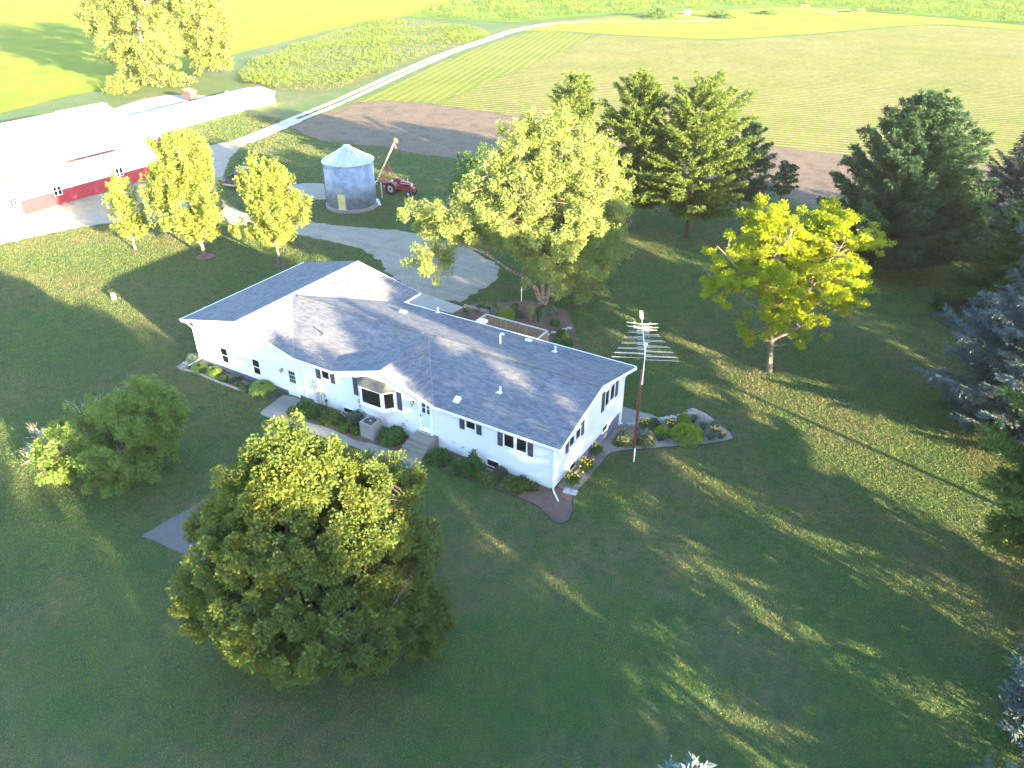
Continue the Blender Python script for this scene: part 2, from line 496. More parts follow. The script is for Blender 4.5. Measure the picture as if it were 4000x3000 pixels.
    V = cards(np.concatenate(P), np.concatenate(D), np.concatenate(N), np.concatenate(L), np.concatenate(W), .05)
    return quads_mesh('crown', V), tb.me('trunk', True)

CONIF = {}
def conifer(name, label, base, h, R, kind, leaf, bark, seed, rz=0.0, group=None, dens=1.0, cat='tree'):
    key = (kind, seed, h, R)
    t = thing(name, label, cat, base, rz, group)
    if key not in CONIF:
        cm, tm = conifer_meshes(h, R, kind, seed, dens); CONIF[key] = (cm, tm)
        link('crown', cm, leaf, t); link('trunk', tm, bark, t)
    else:
        cm, tm = CONIF[key]
        for nm, me in (('crown', cm), ('trunk', tm)):
            o = bpy.data.objects.new(nm, me); COL.objects.link(o); o.parent = t
    return t

# ------------------------------------------------------------------ garden plants (each one mesh, flowers as a part)
def mound(name, label, p, r, h, n, L, W, leaf, seed, group=None, cat='shrub', flowers=None, up=.25, rough=.12, oval=1.0, ang=0.0):
    """a rounded plant: leaves through a dome of foliage on a few woody stems"""
    rng = np.random.default_rng(seed); p = np.asarray(p, float)
    d = nrmz(rng.normal(size=(n, 3))); d[:, 2] = np.abs(d[:, 2])
    k = rng.normal(size=(6, 3)) * 3; lob = 1 + rough * np.sum(np.cos(d @ k.T + rng.uniform(0, 6, 6)), 1) / 2
    rr = (1 - .5 * rng.random(n) ** 2.0) * lob
    sc = np.array([r * oval, r, h]); q = d * rr[:, None] * sc; q[:, 2] = np.maximum(q[:, 2], .02)
    ca, sa = math.cos(ang), math.sin(ang)
    rot = np.array([[ca, -sa, 0], [sa, ca, 0], [0, 0, 1]])
    q = q @ rot.T; dd = d @ rot.T
    D = dd * .7 + rng.normal(size=(n, 3)) * .55 + np.array([0, 0, up]); Nn = dd * .6 + np.array([0, 0, .5]) + rng.normal(size=(n, 3)) * .4
    s = rng.uniform(.7, 1.3, n)
    V = cards(q, D, Nn, L * s, W * s)
    st = []
    for _ in range(14):
        a = rng.uniform(0, 6.28); e = np.array([math.cos(a) * r * .55, math.sin(a) * r * .55, h * .7]); sd = np.array([-math.sin(a), math.cos(a), 0]) * .012
        st.append(np.array([-sd, sd, e + sd * .4, e - sd * .4]))
    o = link(name, quads_mesh(name, np.concatenate([V, np.array(st)])), leaf)
    o.location = p; prop(o, label, cat, group)
    if flowers: bloom(o, rng, flowers, q, dd, rr, 1.04)
    return o

FLOWER = {}
def bloom(o, rng, fl, q, d, rr, out):
    """single open blossoms, each one a part of its plant"""
    mat, nf, size = fl
    if (mat.name, size) not in FLOWER:
        vs = []
        for k in range(6):
            a = 6.283 * k / 6; dv = np.array([math.cos(a), math.sin(a), .45])
            vs.append(cards(np.zeros((1, 3)), dv[None], np.array([[-.3 * dv[0], -.3 * dv[1], 1.]]), [size], [size * .62])[0])
        FLOWER[(mat.name, size)] = quads_mesh('flower', np.array(vs)); FLOWER[(mat.name, size)].materials.append(mat)
    i = rng.permutation(np.where((d[:, 2] > .25) & (rr > .75))[0])[:nf]
    for j in i:
        c = q[j] * out + np.array([0, 0, size * .6])
        f = bpy.data.objects.new('flower', FLOWER[(mat.name, size)]); COL.objects.link(f); f.parent = o
        f.location = [float(x) for x in c]; f.rotation_euler = (rng.uniform(-.6, .6), rng.uniform(-.6, .6), rng.uniform(0, 6))

def hosta(name, label, p, r, h, leaf, seed, n=150, L=.28, W=.19, group=None, cat='plant'):
    """broad leaves in rings that arch out of the middle"""
    rng = np.random.default_rng(seed)
    s = np.sqrt(rng.uniform(.02, 1, n)); a = rng.uniform(0, 6.28, n); hd = np.stack([np.cos(a), np.sin(a), 0 * a], 1)
    P = hd * (s * r * .8)[:, None] + np.array([0, 0, 1.]) * (h * np.sqrt(np.clip(1 - (s * .9) ** 2, 0, 1)))[:, None] * rng.uniform(.85, 1.05, n)[:, None]
    D = hd + np.array([0, 0, 1.]) * (.55 - 1.15 * s + rng.normal(size=n) * .12)[:, None] + rng.normal(size=(n, 3)) * .12
    N = np.array([0, 0, 1.]) + hd * .35 * s[:, None] + rng.normal(size=(n, 3)) * .12
    k = rng.uniform(.75, 1.2, n)
    V = cards(P, D, N, L * k, W * k, .22)
    st = np.array([[[0, 0, 0], [.01, 0, 0], P[i] + [.008, 0, 0], P[i]] for i in range(0, n, 3)])
    o = link(name, quads_mesh(name, np.concatenate([V, st])), leaf); o.location = [float(x) for x in p]
    return prop(o, label, cat, group)

def blades(name, label, p, r, h, n, leaf, seed, flowers=None, group=None, cat='plant', w=.02, arch=1.0):
    """a tuft of arching strap leaves"""
    rng = np.random.default_rng(seed); V = []
    a = rng.uniform(0, 6.28, n); sp = rng.uniform(.15, 1.0, n) ** .8; hh = h * rng.uniform(.65, 1.1, n)
    hd = np.stack([np.cos(a), np.sin(a), 0 * a], 1); sd = np.stack([-np.sin(a), np.cos(a), 0 * a], 1) * w
    base = hd * (r * .18 * rng.random(n))[:, None]
    prev = None
    for k, (fr, fz, ww) in enumerate(((0, 0, .9), (.35, .72, 1.0), (.75, 1.0 - .12 * arch, .8), (1.0, 1.0 - .42 * arch, .1))):
        c = base + hd * (r * sp * fr)[:, None] + np.array([0, 0, 1.]) * (hh * fz)[:, None]
        if prev is not None: V.append(np.stack([prev[0] - prev[1], prev[0] + prev[1], c + sd * ww, c - sd * ww], 1))
        prev = (c, sd * ww)
    o = link(name, quads_mesh(name, np.concatenate(V)), leaf); o.location = [float(x) for x in p]
    prop(o, label, cat, group)
    if flowers:
        m = flowers[1] * 4; q = np.stack([rng.normal(size=m) * r * .42, rng.normal(size=m) * r * .42, h * rng.uniform(.85, 1.2, m)], 1)
        bloom(o, rng, flowers, q, np.tile([0, 0, 1.], (m, 1)), np.ones(m), 1.0)
    return o
# ------------------------------------------------------------------ ground materials
def lawn_mat(name, green, lush, dry, fine=1.0, blade=False):
    t = NT(name); v = t.coord()
    big = t.noise(v, .10, 3, .55); mid = t.noise(v, .42, 5, .62, .6); sm = t.noise(v, 2.6, 5, .7); hair = t.noise(t.coord(scale=(1, 1, .4)), 17 * fine, 4, .75)
    c = t.mix(t.ramp(mid, .40, .62), green, lush)
    c = t.mix(t.math('MULTIPLY', t.ramp(big, .42, .60), t.ramp(t.noise(v, .9, 5, .7), .34, .60)), c, dry)
    c = t.mix(t.math('MULTIPLY', t.ramp(sm, .52, .70), .5), c, t.mix(.5, c, dry))
    c = t.mix(t.math('MULTIPLY', t.ramp(hair, .35, .75), .75), t.mix(.62, c, (.008, .018, .006)), c)
    c = t.mix(t.math('MULTIPLY', t.ramp(t.noise(v, 1.5, 6, .75), .44, .64), .55), c, (.040, .066, .034))
    # clover heads, in drifts
    vo = t.n('ShaderNodeTexVoronoi'); vo.inputs['Scale'].default_value = 7.5; t.l(v, vo.inputs['Vector'])
    dots = t.math('MULTIPLY', t.math('LESS_THAN', vo.outputs['Distance'], .17), t.ramp(t.noise(v, .31, 3), .5, .68))
    c = t.mix(t.math('MULTIPLY', dots, .42), c, (.34, .38, .30))
    if blade:
        c = t.mix(t.math('MULTIPLY', t.n('ShaderNodeNewGeometry').outputs['Random Per Island'], .45), c, dry)
        p = t.n('ShaderNodeBsdfDiffuse'); t.l(c, p.inputs['Color']); tr = t.n('ShaderNodeBsdfTranslucent'); t.l(c, tr.inputs['Color'])
        mx = t.n('ShaderNodeMixShader'); mx.inputs[0].default_value = .3; t.l(p.outputs[0], mx.inputs[1]); t.l(tr.outputs[0], mx.inputs[2]); t.l(mx.outputs[0], t.out.inputs['Surface'])
        return t.m
    b = t.bump(t.math('ADD', t.math('MULTIPLY', hair, .6), t.noise(v, 6, 4)), .9, .09)
    t.pbr(c, .85, .12, 0, b)
    return t.m

def field_mat(name, soil, soil2, crop, crop2, ang, spacing, cover, patch=.03, width=.5, bumpd=.07):
    """soil with crop rows; cover: how much of the rows is green (0..1)"""
    t = NT(name); v = t.coord(); vr = t.coord(rot=(0, 0, -ang))
    sx = t.n('ShaderNodeSeparateXYZ'); t.l(vr, sx.inputs[0])
    wob = t.math('MULTIPLY', t.math('SUBTRACT', t.noise(v, .05, 3), .5), spacing * .35)
    ph = t.math('FRACT', t.math('DIVIDE', t.math('ADD', sx.outputs['Y'], wob), spacing))
    row = t.math('SUBTRACT', 1.0, t.math('MULTIPLY', t.math('ABSOLUTE', t.math('SUBTRACT', ph, .5)), 2.0))      # 1 on the row
    n1 = t.noise(t.coord(scale=(1, 1, 1)), 2.2, 5, .7); n2 = t.noise(v, patch, 4, .6)
    g = t.math('ADD', t.math('ADD', t.math('MULTIPLY', row, .55), t.math('MULTIPLY', n1, .8)), t.math('MULTIPLY', n2, .35))
    f = t.ramp(g, 1.0 - cover * .55 - .2, 1.0 - cover * .55 + .24)
    s = t.mix(t.ramp(t.noise(v, .8, 6, .75), .38, .62), soil, soil2)
    c = t.mix(f, s, t.mix(t.ramp(t.noise(v, .09, 4), .35, .65), crop, crop2))
    b = t.bump(t.math('ADD', t.math('MULTIPLY', f, .7), n1), .8, bumpd)
    t.pbr(c, .95, .03, 0, b)
    return t.m

def stone_mat(name, a, b, c, scale=9, bd=.04, stains=None, ruts=None):
    t = NT(name); v = t.coord()
    col = t.mix(t.ramp(t.noise(v, scale, 5, .75), .35, .65), a, b)
    col = t.mix(t.ramp(t.noise(v, .35, 5, .65), .45, .68), col, c)
    if ruts: col = t.mix(t.math('MULTIPLY', t.ramp(t.noise(t.coord(scale=(.10, .9, 1), rot=(0, 0, ruts)), 1.6, 4, .6), 0.48, .70), .28), col, [x * .62 for x in b])
    if stains: col = t.mix(t.math('MULTIPLY', t.ramp(t.noise(v, .9, 4, .7), .55, .7), .6), col, stains)
    t.pbr(col, .9, .15, 0, t.bump(t.noise(v, scale * 1.7, 4, .7), .7, bd))
    return t.m

LAWN_C = ((.112, .166, .044), (.076, .156, .040), (.172, .168, .076))
M_LAWN = lawn_mat('lawn_grass', *LAWN_C)
M_BLADES = lawn_mat('lawn_blades', *[tuple(x * 1.4 for x in q) for q in LAWN_C], blade=True)
M_GRAVEL = stone_mat('limestone_gravel', (.29, .262, .215), (.18, .160, .128), (.19, .168, .12), 9, .06, ruts=.35)
M_TRACK = stone_mat('white_track_gravel', (.40, .375, .32), (.30, .28, .235), (.25, .235, .16), 9, .05)
M_CONC = stone_mat('weathered_concrete', (.215, .205, .185), (.18, .172, .158), (.145, .14, .13), 22, .008, (.105, .10, .09))
M_CONC2 = stone_mat('pale_concrete', (.34, .325, .295), (.29, .28, .25), (.25, .24, .215), 22, .008)
M_MULCH = stone_mat('bark_mulch', (.105, .066, .050), (.165, .105, .080), (.075, .055, .050), 24, .05)
M_ROCK = stone_mat('river_rock_mulch', (.30, .26, .23), (.15, .135, .125), (.12, .10, .085), 16, .08)
M_SOIL = stone_mat('bare_field_soil', (.080, .058, .043), (.130, .098, .072), (.070, .050, .038), 3.2, .12)
M_PAD = stone_mat('grey_gravel_pad', (.135, .118, .118), (.095, .085, .09), (.11, .10, .085), 22, .03)

# ------------------------------------------------------------------ the ground
xs = np.unique(np.concatenate([[-3000, -1200, -600, -350, -220], np.arange(-150, 2, 6.0), [-70.0], GX, np.arange(28, 151, 6.0), [220, 350, 600, 1200, 3000]]))
ys = np.unique(np.concatenate([[-3000, -1200, -500, -250, -150], np.arange(-96, 0, 6.0), GY, np.arange(12, 301, 8.0), [350, 420, 600, 1000, 3000]]))
X, Y = np.meshgrid(xs, ys, indexing='ij')
Vg = np.stack([X, Y, gz(X, Y)], -1).reshape(-1, 3); ny = len(ys)
Fg = [(i * ny + j, (i + 1) * ny + j, (i + 1) * ny + j + 1, i * ny + j + 1) for i in range(len(xs) - 1) for j in range(ny - 1)]
me = bpy.data.meshes.new('lawn'); me.from_pydata(Vg.tolist(), [], Fg); me.update()
prop(link('lawn', me, M_LAWN), kind='structure')

def ang_of(a, b):
    a = gnd(*a); b = gnd(*b); return math.atan2(b[1] - a[1], b[0] - a[0])
A_ROAD = ang_of((1340, 425), (1800, 200)); A_BEAN = ang_of((2972, 570), (3500, 612))

M_FIELD_L = field_mat('young_bean_field_west', (.19, .165, .07), (.14, .125, .05), (.125, .165, .020), (.165, .185, .022), A_ROAD, 1.3, 1.25, .02)
M_BEANS = field_mat('young_bean_rows', (.215, .178, .110), (.15, .12, .078), (.072, .100, .010), (.100, .118, .014), A_BEAN, 1.55, .42, .028)
M_HEAD = field_mat('headland_bean_rows', (.21, .178, .10), (.155, .13, .075), (.085, .118, .016), (.105, .132, .020), A_ROAD, 1.75, .60, .035)
M_CORNFAR = field_mat('far_corn_canopy', (.05, .09, .025), (.06, .11, .03), (.105, .18, .040), (.085, .155, .035), A_BEAN + .5, 1.6, 1.1, .03, bumpd=.5)
M_MEADOW = field_mat('rough_meadow_grass', (.18, .17, .065), (.14, .14, .045), (.120, .150, .026), (.145, .165, .032), A_BEAN, 9.0, 1.1, .05, bumpd=.3)

# west field, grass strip, corn plot
wf = G2([(0, 443), (130, 412), (270, 375), (420, 345), (640, 318), (760, 285), (905, 215), (1100, 165), (1290, 118), (1480, 80), (1640, 55), (1800, 30), (1985, 2)])
sheet('bean_field', [ragged(wf + [(-150, 330), (-700, 600), (-1500, 900), (-1500, -200), (-220, -150)], 3, .5, 3)], .03, M_FIELD_L)
MEADOW = ragged(smooth_poly(G2([(2020, 118), (2140, 90), (2400, 66), (2640, 44), (2900, 35), (3130, 26), (3410, 48), (3718, 74), (3950, 96), (4200, 112), (4200, 132), (3800, 104), (3640, 96), (3420, 110), (3175, 132), (2814, 153), (2452, 139), (2180, 122)]), 4), 4, .5, 4)
sheet('meadow_bank', [MEADOW], .05, M_MEADOW)
cf = G2([(1600, 66), (1627, 70), (1800, 80), (2000, 88), (2271, 64), (2633, 41), (3130, 22), (3410, 45), (3718, 72), (4000, 95)])
far_corn_poly = ragged(cf + [(120, 270), (250, 420), (250, 900), (-500, 900), (-180, 320)], 3, .6, 5)
# bare soil and the bean fields to the right of the track
soil = G2([(1128, 496), (1180, 478), (1260, 445), (1340, 420), (1400, 398), (1503, 392), (1703, 406), (1975, 447), (2400, 500), (2951, 562), (3311, 606), (3754, 640), (4100, 676)]) + [(90, 92), (90, 58)] + \
    G2([(4060, 890), (3727, 822), (3330, 800), (3117, 797), (3024, 755), (2800, 735), (2400, 700), (2050, 660), (1787, 622), (1642, 604), (1462, 569), (1281, 555), (1208, 533)])
sheet('bare_soil', [ragged(soil, 1.0, .35, 6)], .024, M_SOIL)
head = G2([(1340, 422), (1500, 350), (1703, 254), (1850, 196), (1950, 160), (2060, 130), (2136, 118), (2320, 140), (2289, 156), (2150, 220), (1960, 300), (1740, 392), (1703, 408), (1503, 394), (1400, 400)])
sheet('headland_rows', [ragged(head, 1.5, .4, 7)], .058, M_HEAD)
bean = G2([(1703, 408), (1740, 392), (1960, 300), (2150, 220), (2289, 156), (2340, 138), (2452, 142), (2814, 160), (3175, 138), (3420, 116), (3600, 100), (3700, 102), (4000, 120)]) + [(130, 262), (130, 108)] + \
    G2([(4100, 674), (3754, 636), (3311, 606), (2951, 562), (2400, 500), (1975, 447)])
sheet('bean_rows', [ragged(bean, 1.5, .35, 8)], .041, M_BEANS)

# gravel yard and drive, the field track, concrete
grav = [(-260, 1010), (0, 957), (108, 932), (271, 897), (401, 875), (559, 864), (640, 868), (760, 868), (890, 877), (1085, 902), (1169, 918), (1295, 945), (1389, 967), (1447, 992), (1490, 1025), (1500, 1060),
        (1650, 1160), (1796, 1183), (1885, 1128), (1935, 1100), (1950, 1040), (1800, 950), (1590, 906), (1534, 897), (1389, 888), (1281, 877), (1169, 866), (1060, 850), (960, 832), (880, 800), (850, 760), (852, 730), (870, 690),
        (895, 630), (929, 585), (977, 558), (932, 544), (850, 562), (777, 575), (700, 600), (560, 700), (380, 760), (205, 800), (20, 858), (-200, 930)]
sheet('gravel_drive', [ragged(G2(grav), .45, .24, 10)], .02, M_GRAVEL)
sheet('gravel_spur', [ragged(smooth_poly(G2([(1110, 735), (1190, 716), (1290, 722), (1330, 745), (1290, 775), (1208, 781), (1120, 775), (1060, 760)])), .5, .1, 11)], .02, M_GRAVEL)
def ribbon(pts, w0, w1=None):
    P = [np.array(p[:2]) for p in pts]; L = []; R = []
    for i, p in enumerate(P):
        t = P[min(i + 1, len(P) - 1)] - P[max(i - 1, 0)]; t /= np.linalg.norm(t) + 1e-9; n = np.array([-t[1], t[0]])
        w = w0 + ((w1 if w1 is not None else w0) - w0) * i / (len(P) - 1)
        L.append(tuple(p + n * w / 2)); R.append(tuple(p - n * w / 2))
    return L + R[::-1]
trk = [gnd(*p) for p in ((945, 558), (1010, 530), (1090, 498), (1160, 466), (1250, 430), (1340, 392), (1440, 346), (1560, 290), (1700, 228), (1800, 190), (1900, 157), (1980, 128), (2060, 108), (2140, 94), (2300, 86), (2460, 84), (2640, 84), (2840, 78))]
def side(pts, d):
    out = []
    for i, p in enumerate(pts):
        t = pts[min(i + 1, len(pts) - 1)] - pts[max(i - 1, 0)]; t = t / np.linalg.norm(t[:2]); out.append(p + np.array([-t[1], t[0], 0]) * d)
    return out
tr_polys = [ragged(ribbon(trk[:4], 3.4, 3.0), .8, .15, 12), ragged(ribbon(side(trk[3:13], .95), 1.15, 1.4), .8, .1, 13), ragged(ribbon(side(trk[3:13], -.95), 1.15, 1.5), .8, .1, 14), ragged(ribbon(trk[12:], 3.6, 1.2), 1.5, .25, 15)]
sheet('farm_track', tr_polys, .078, M_TRACK)
sheet('garage_apron', [G2([(1620, 1150), (1640, 1143), (1812, 1201), (1768, 1226), (1600, 1190)])], .034, M_CONC2)
sheet('feed_yard', [[(-87, 60), (-86.2, 65.2), (-79, 68.6), (-71.2, 69.5), (-70.5, 36), (-79, 38)]], .03, M_CONC2)
slab = [ZF(1500, 712), ZF(1400, 790), ZF(1170, 962), ZF(1185, 1000), ZF(1400, 1082), ZF(1500, 1075), ZF(1640, 960), ZF(1700, 830), ZF(1760, 800), ZF(1700, 760)]
sheet('garage_stoop', [ragged(G2(slab), .5, .03, 16)], .035, M_CONC)
walk = [(ZG(90, 590)), ZG(200, 640), ZG(480, 720), ZG(780, 830), ZG(1000, 935), ZG(1085, 945), ZG(1560, 1085), ZG(1850, 1200), ZG(1745, 1328), ZG(1500, 1240), ZG(975, 1018), ZG(700, 935), ZG(430, 838), ZG(220, 778), ZG(0, 690), ZG(-60, 660)]
sheet('garden_walk', [ragged(G2(walk), .4, .04, 17)], .047, M_CONC)
sheet('back_patio', [ragged(G2([(450, 128), (720, 213), (900, 258), (1070, 330), (1040, 356), (900, 362), (620, 402), (480, 442), (405, 440)], ZA), .5, .03, 18)], .03, M_CONC)
bed1 = [ZF(250, 190), ZF(340, 200), ZF(420, 255), (1130, 1555), ZF(1520, 705), ZF(1380, 805), ZF(1280, 775), ZF(1000, 694), ZF(880, 650), ZF(600, 545), ZF(400, 468), ZF(230, 388), ZF(55, 348), ZF(55, 270), ZF(140, 240)]
sheet('garage_flower_bed', [ragged(G2(bed1), .3, .04, 19)], .024, M_MULCH)
bed2 = [ZG(230, 395), ZG(330, 395), ZG(700, 480), ZG(1300, 715), ZG(1720, 850), ZG(1600, 1070), ZG(1300, 1000), ZG(1085, 940), ZG(940, 918), ZG(780, 812), ZG(480, 705), ZG(200, 630), ZG(90, 585)]
sheet('entry_flower_bed', [ragged(G2(bed2), .3, .04, 20)], .028, M_MULCH)
bed3 = [ZH(330, 285), ZH(140, 450), ZH(300, 520), ZH(500, 585), ZH(700, 665), ZH(930, 740), ZH(1100, 812), ZH(1300, 885), ZH(1480, 965), ZH(1590, 1072), ZH(1660, 1150), ZH(1745, 1172), ZH(1830, 1132), ZH(1882, 1040), ZH(1872, 920), ZH(1890, 842), ZH(1750, 760), ZH(1660, 760), ZH(1000, 510), ZH(600, 370)]
sheet('front_flower_bed', [ragged(G2(bed3), .3, .03, 21)], .026, M_MULCH)
bed4 = [ZH(1700, 740), ZH(1888, 845), ZH(1965, 750), ZH(2065, 640), ZA(60, 1100), ZA(150, 1000), ZA(270, 850), ZA(330, 805), ZA(560, 768), ZA(900, 748), ZA(1400, 702), ZA(1650, 690), ZA(1960, 642), ZA(2085, 605), ZA(2045, 520), ZA(1850, 360), ZA(1700, 240), ZA(1560, 170), ZA(1450, 165), ZA(1400, 200), ZA(1440, 240),
        ZA(1300, 290), ZA(1180, 325), ZA(1090, 350), ZA(1040, 362), ZA(900, 368), ZA(620, 408), ZA(500, 446), ZA(400, 446), ZA(300, 520), ZA(0, 800), ZH(1900, 520)]
sheet('stone_flower_bed', [ragged(G2(bed4), .3, .03, 22)], .022, M_ROCK)
bed5 = [ZB(540, 398), ZB(640, 332), ZB(700, 300), ZB(860, 262), ZB(1060, 255), ZB(1300, 240), ZB(1500, 240), ZB(1700, 280), ZB(1850, 320), ZB(1950, 380), ZB(1985, 430), ZB(2012, 520), ZB(2060, 650), ZB(2112, 790), ZB(2150, 900), ZB(1900, 860), ZB(1500, 740), ZB(900, 520)]
sheet('deck_flower_bed', [ragged(G2(bed5), .4, .08, 23)], .026, M_MULCH)
sheet('gravel_pad', [ragged(G2([(551, 2096), (820, 1938), (1050, 2062), (790, 2192)]), .4, .05, 24)], .02, M_PAD)

# ------------------------------------------------------------------ crops with height
def corn(name, poly, ang, spacing, step, h, leaf, seed, n_leaf=4, extra=None):
    """corn standing in rows: arching strap leaves on each plant, too many to count"""
    r = np.random.default_rng(seed); P = np.array(poly)[:, :2]
    ca, sa = math.cos(ang), math.sin(ang); R = np.array([[ca, sa], [-sa, ca]]); Q = P @ R.T
    pts = []
    for y in np.arange(Q[:, 1].min(), Q[:, 1].max(), spacing):
        x = np.arange(Q[:, 0].min(), Q[:, 0].max(), step); x = x + r.normal(size=len(x)) * step * .25
        pts.append(np.stack([x, np.full(len(x), y) + r.normal(size=len(x)) * .05], 1))
    pts = np.concatenate(pts)
    ins = np.zeros(len(pts), bool); j = len(Q) - 1
    for i in range(len(Q)):
        c = ((Q[i, 1] > pts[:, 1]) != (Q[j, 1] > pts[:, 1])) & (pts[:, 0] < (Q[j, 0] - Q[i, 0]) * (pts[:, 1] - Q[i, 1]) / (Q[j, 1] - Q[i, 1] + 1e-12) + Q[i, 0])
        ins ^= c; j = i
    pts = pts[ins] @ R
    if extra is not None: pts = pts[extra(pts, r)]
    i = np.repeat(np.arange(len(pts)), n_leaf); m = len(i)
    hh = h * r.uniform(.75, 1.15, len(pts))[i] * (.85 + .3 * np.sin(pts[i, 0] * .21) * np.sin(pts[i, 1] * .17))
    a = r.uniform(0, 6.28, m)
    base = np.stack([pts[i, 0], pts[i, 1], gz(pts[i, 0], pts[i, 1]) + hh * r.uniform(.15, .6, m)], 1)
    d = np.stack([np.cos(a), np.sin(a), r.uniform(.5, 1.5, m)], 1)
    nn = np.stack([-np.cos(a), -np.sin(a), np.full(m, .8)], 1)
    o = link(name, quads_mesh(name, cards(base, d, nn, hh * .75, hh * .17, .3)), leaf)
    o['kind'] = 'stuff'
    return o
M_CORN = leafmat('corn_leaf', (.105, .165, .026), (.150, .205, .034), trans=.3, tcol=(.24, .30, .04))
corn_poly = G2([(958, 330), (1100, 352), (1248, 360), (1338, 345), (1500, 282), (1700, 208), (1926, 138), (1880, 118), (1826, 108), (1650, 88), (1483, 78), (1240, 152), (995, 238), (930, 290)])
corn('corn_plot', corn_poly, A_ROAD, 1.15, .36, 1.05, M_CORN, 31, 4, lambda p, r: r.random(len(p)) < .85 + .4 * np.sin(p[:, 0] * .11 + 1) * np.sin(p[:, 1] * .06))
M_CSOIL = stone_mat('weedy_soil', (.10, .095, .045), (.065, .085, .025), (.14, .12, .07), 3, .1)
sheet('corn_plot_soil', [ragged(corn_poly, 1.2, .4, 32)], .036, M_CSOIL)
sheet('far_corn_ground', [far_corn_poly], .07, M_CORNFAR)
corn('far_corn', far_corn_poly, A_BEAN + .5, 1.5, 1.15, 2.1, M_CORN, 33, 3, lambda p, r: (r.random(len(p)) < .8) & (p[:, 1] < 400) & (p[:, 0] < 110) & (p[:, 0] > -150))
# ------------------------------------------------------------------ the farmhouse
def shingle_mat(name, cols):
    t = NT(name); uv = t.n('ShaderNodeUVMap').outputs[0]
    def brick(sc, w, h, c1, c2, mo):
        b = t.n('ShaderNodeTexBrick'); b.offset = .5; b.squash = 1; b.inputs['Scale'].default_value = 1.0
        b.inputs['Brick Width'].default_value = w; b.inputs['Row Height'].default_value = h; b.inputs['Mortar Size'].default_value = mo; b.inputs['Bias'].default_value = -.1
        b.inputs['Color1'].default_value = rgb(c1); b.inputs['Color2'].default_value = rgb(c2); b.inputs['Mortar'].default_value = rgb([x * .55 for x in cols[0]])
        t.l(uv, b.inputs['Vector']); return b
    b1 = brick(1, .34, .14, cols[0], cols[1], .008); b2 = brick(1, .51, .28, cols[0], cols[2], .0)
    c = t.mix(.22, b1.outputs['Color'], b2.outputs['Color'])
    c = t.mix(t.ramp(t.noise(t.coord(), .35, 4, .6), .4, .7), c, t.mix(.15, c, (.22, .19, .16)))
    bb = t.bump(b1.outputs['Fac'], .5, -.02)
    t.pbr(c, .92, .12, 0, t.bump(t.noise(t.coord(), 60, 2), .25, .01, bb))
    return t.m
M_SHINGLE = shingle_mat('grey_shingles', ((.080, .088, .110), (.150, .158, .184), (.185, .185, .194)))
M_BAYSH = shingle_mat('bay_shingles', ((.060, .070, .074), (.11, .12, .125), (.085, .095, .10)))

def siding_mat(name, col, pitch=.105, shade=.86):
    t = NT(name); v = t.coord(); sx = t.n('ShaderNodeSeparateXYZ'); t.l(v, sx.inputs[0])
    fr = t.math('FRACT', t.math('DIVIDE', sx.outputs['Z'], pitch))
    lap_shade = t.ramp(fr, .0, .42, 1, 0)
    c = t.mix(t.math('MULTIPLY', lap_shade, .9), col, [x * .70 for x in col])  # shade at each board's lap painted into the colour
    c = t.mix(t.math('MULTIPLY', t.ramp(t.noise(v, .7, 5, .7), .5, .75), .18), c, (.55, .52, .44))
    t.pbr(c, .55, .3, 0, t.bump(fr, .6, -.02))
    return t.m
M_SIDING = siding_mat('white_clapboard', (.72, .72, .71))
M_WHITE = nmat('white_trim', (.80, .80, .78), [(3, .55, .8, (.68, .67, .64))], .5, .35)
M_BLOCK = nmat('blue_grey_block', (.145, .150, .200), [(5, .4, .7, (.105, .110, .15))], .9, .1, bump=(9, .4, .02))
M_PAINTB = nmat('painted_foundation', (.62, .62, .62), [(3, .5, .7, (.48, .47, .45))], .8, .2)
M_GLASS = nmat('dark_window', (.012, .012, .013), rough=.06, spec=.5)
M_SHUT = nmat('charcoal_shutter', (.030, .028, .042), [(9, .4, .7, (.042, .040, .056))], .6, .3)
M_DOOR = nmat('pale_door', (.60, .66, .68), rough=.4, spec=.4)
M_DARK = nmat('dark_gap', (.02, .02, .022), rough=.9)
M_METALG = nmat('grey_meter_box', (.42, .43, .44), [(6, .5, .7, (.36, .37, .38))], .5, .4, .2)
M_GALV = nmat('galvanised', (.50, .53, .56), [(4, .4, .7, (.42, .45, .49))], .45, .4, .35)
M_BRONZE = nmat('bronze_lamp', (.05, .042, .035), rough=.5, metal=.5)
M_PVC = nmat('white_pvc', (.82, .82, .80), rough=.5)
M_RIDGE = nmat('ridge_shingles', (.088, .092, .108), [(2.2, .4, .6, (.125, .122, .13))], .9, .1)

house = thing('farmhouse', 'long single-storey white farmhouse with grey shingle roof, attached garage wing and dark shutters', 'house', (0, 0, 0))
XL, XR, YB = 0.0, 29.12, 9.25
YE, YBE, ZE, ZR, YM = -.26, 10.2, 3.13, 4.45, 4.92
GR, GZ, GXE, GXF, GY0 = 4.92, 4.47, 10.95, 10.02, 12.2       # garage ridge, its height, its right eave behind and in front, its back edge
SX0, SXR, SX1, SZ, SYB = 13.28, 17.32, 21.2, 4.385, 4.66
GX0, RX1, JX = -.95, 29.58, 5.05        # the entry gable

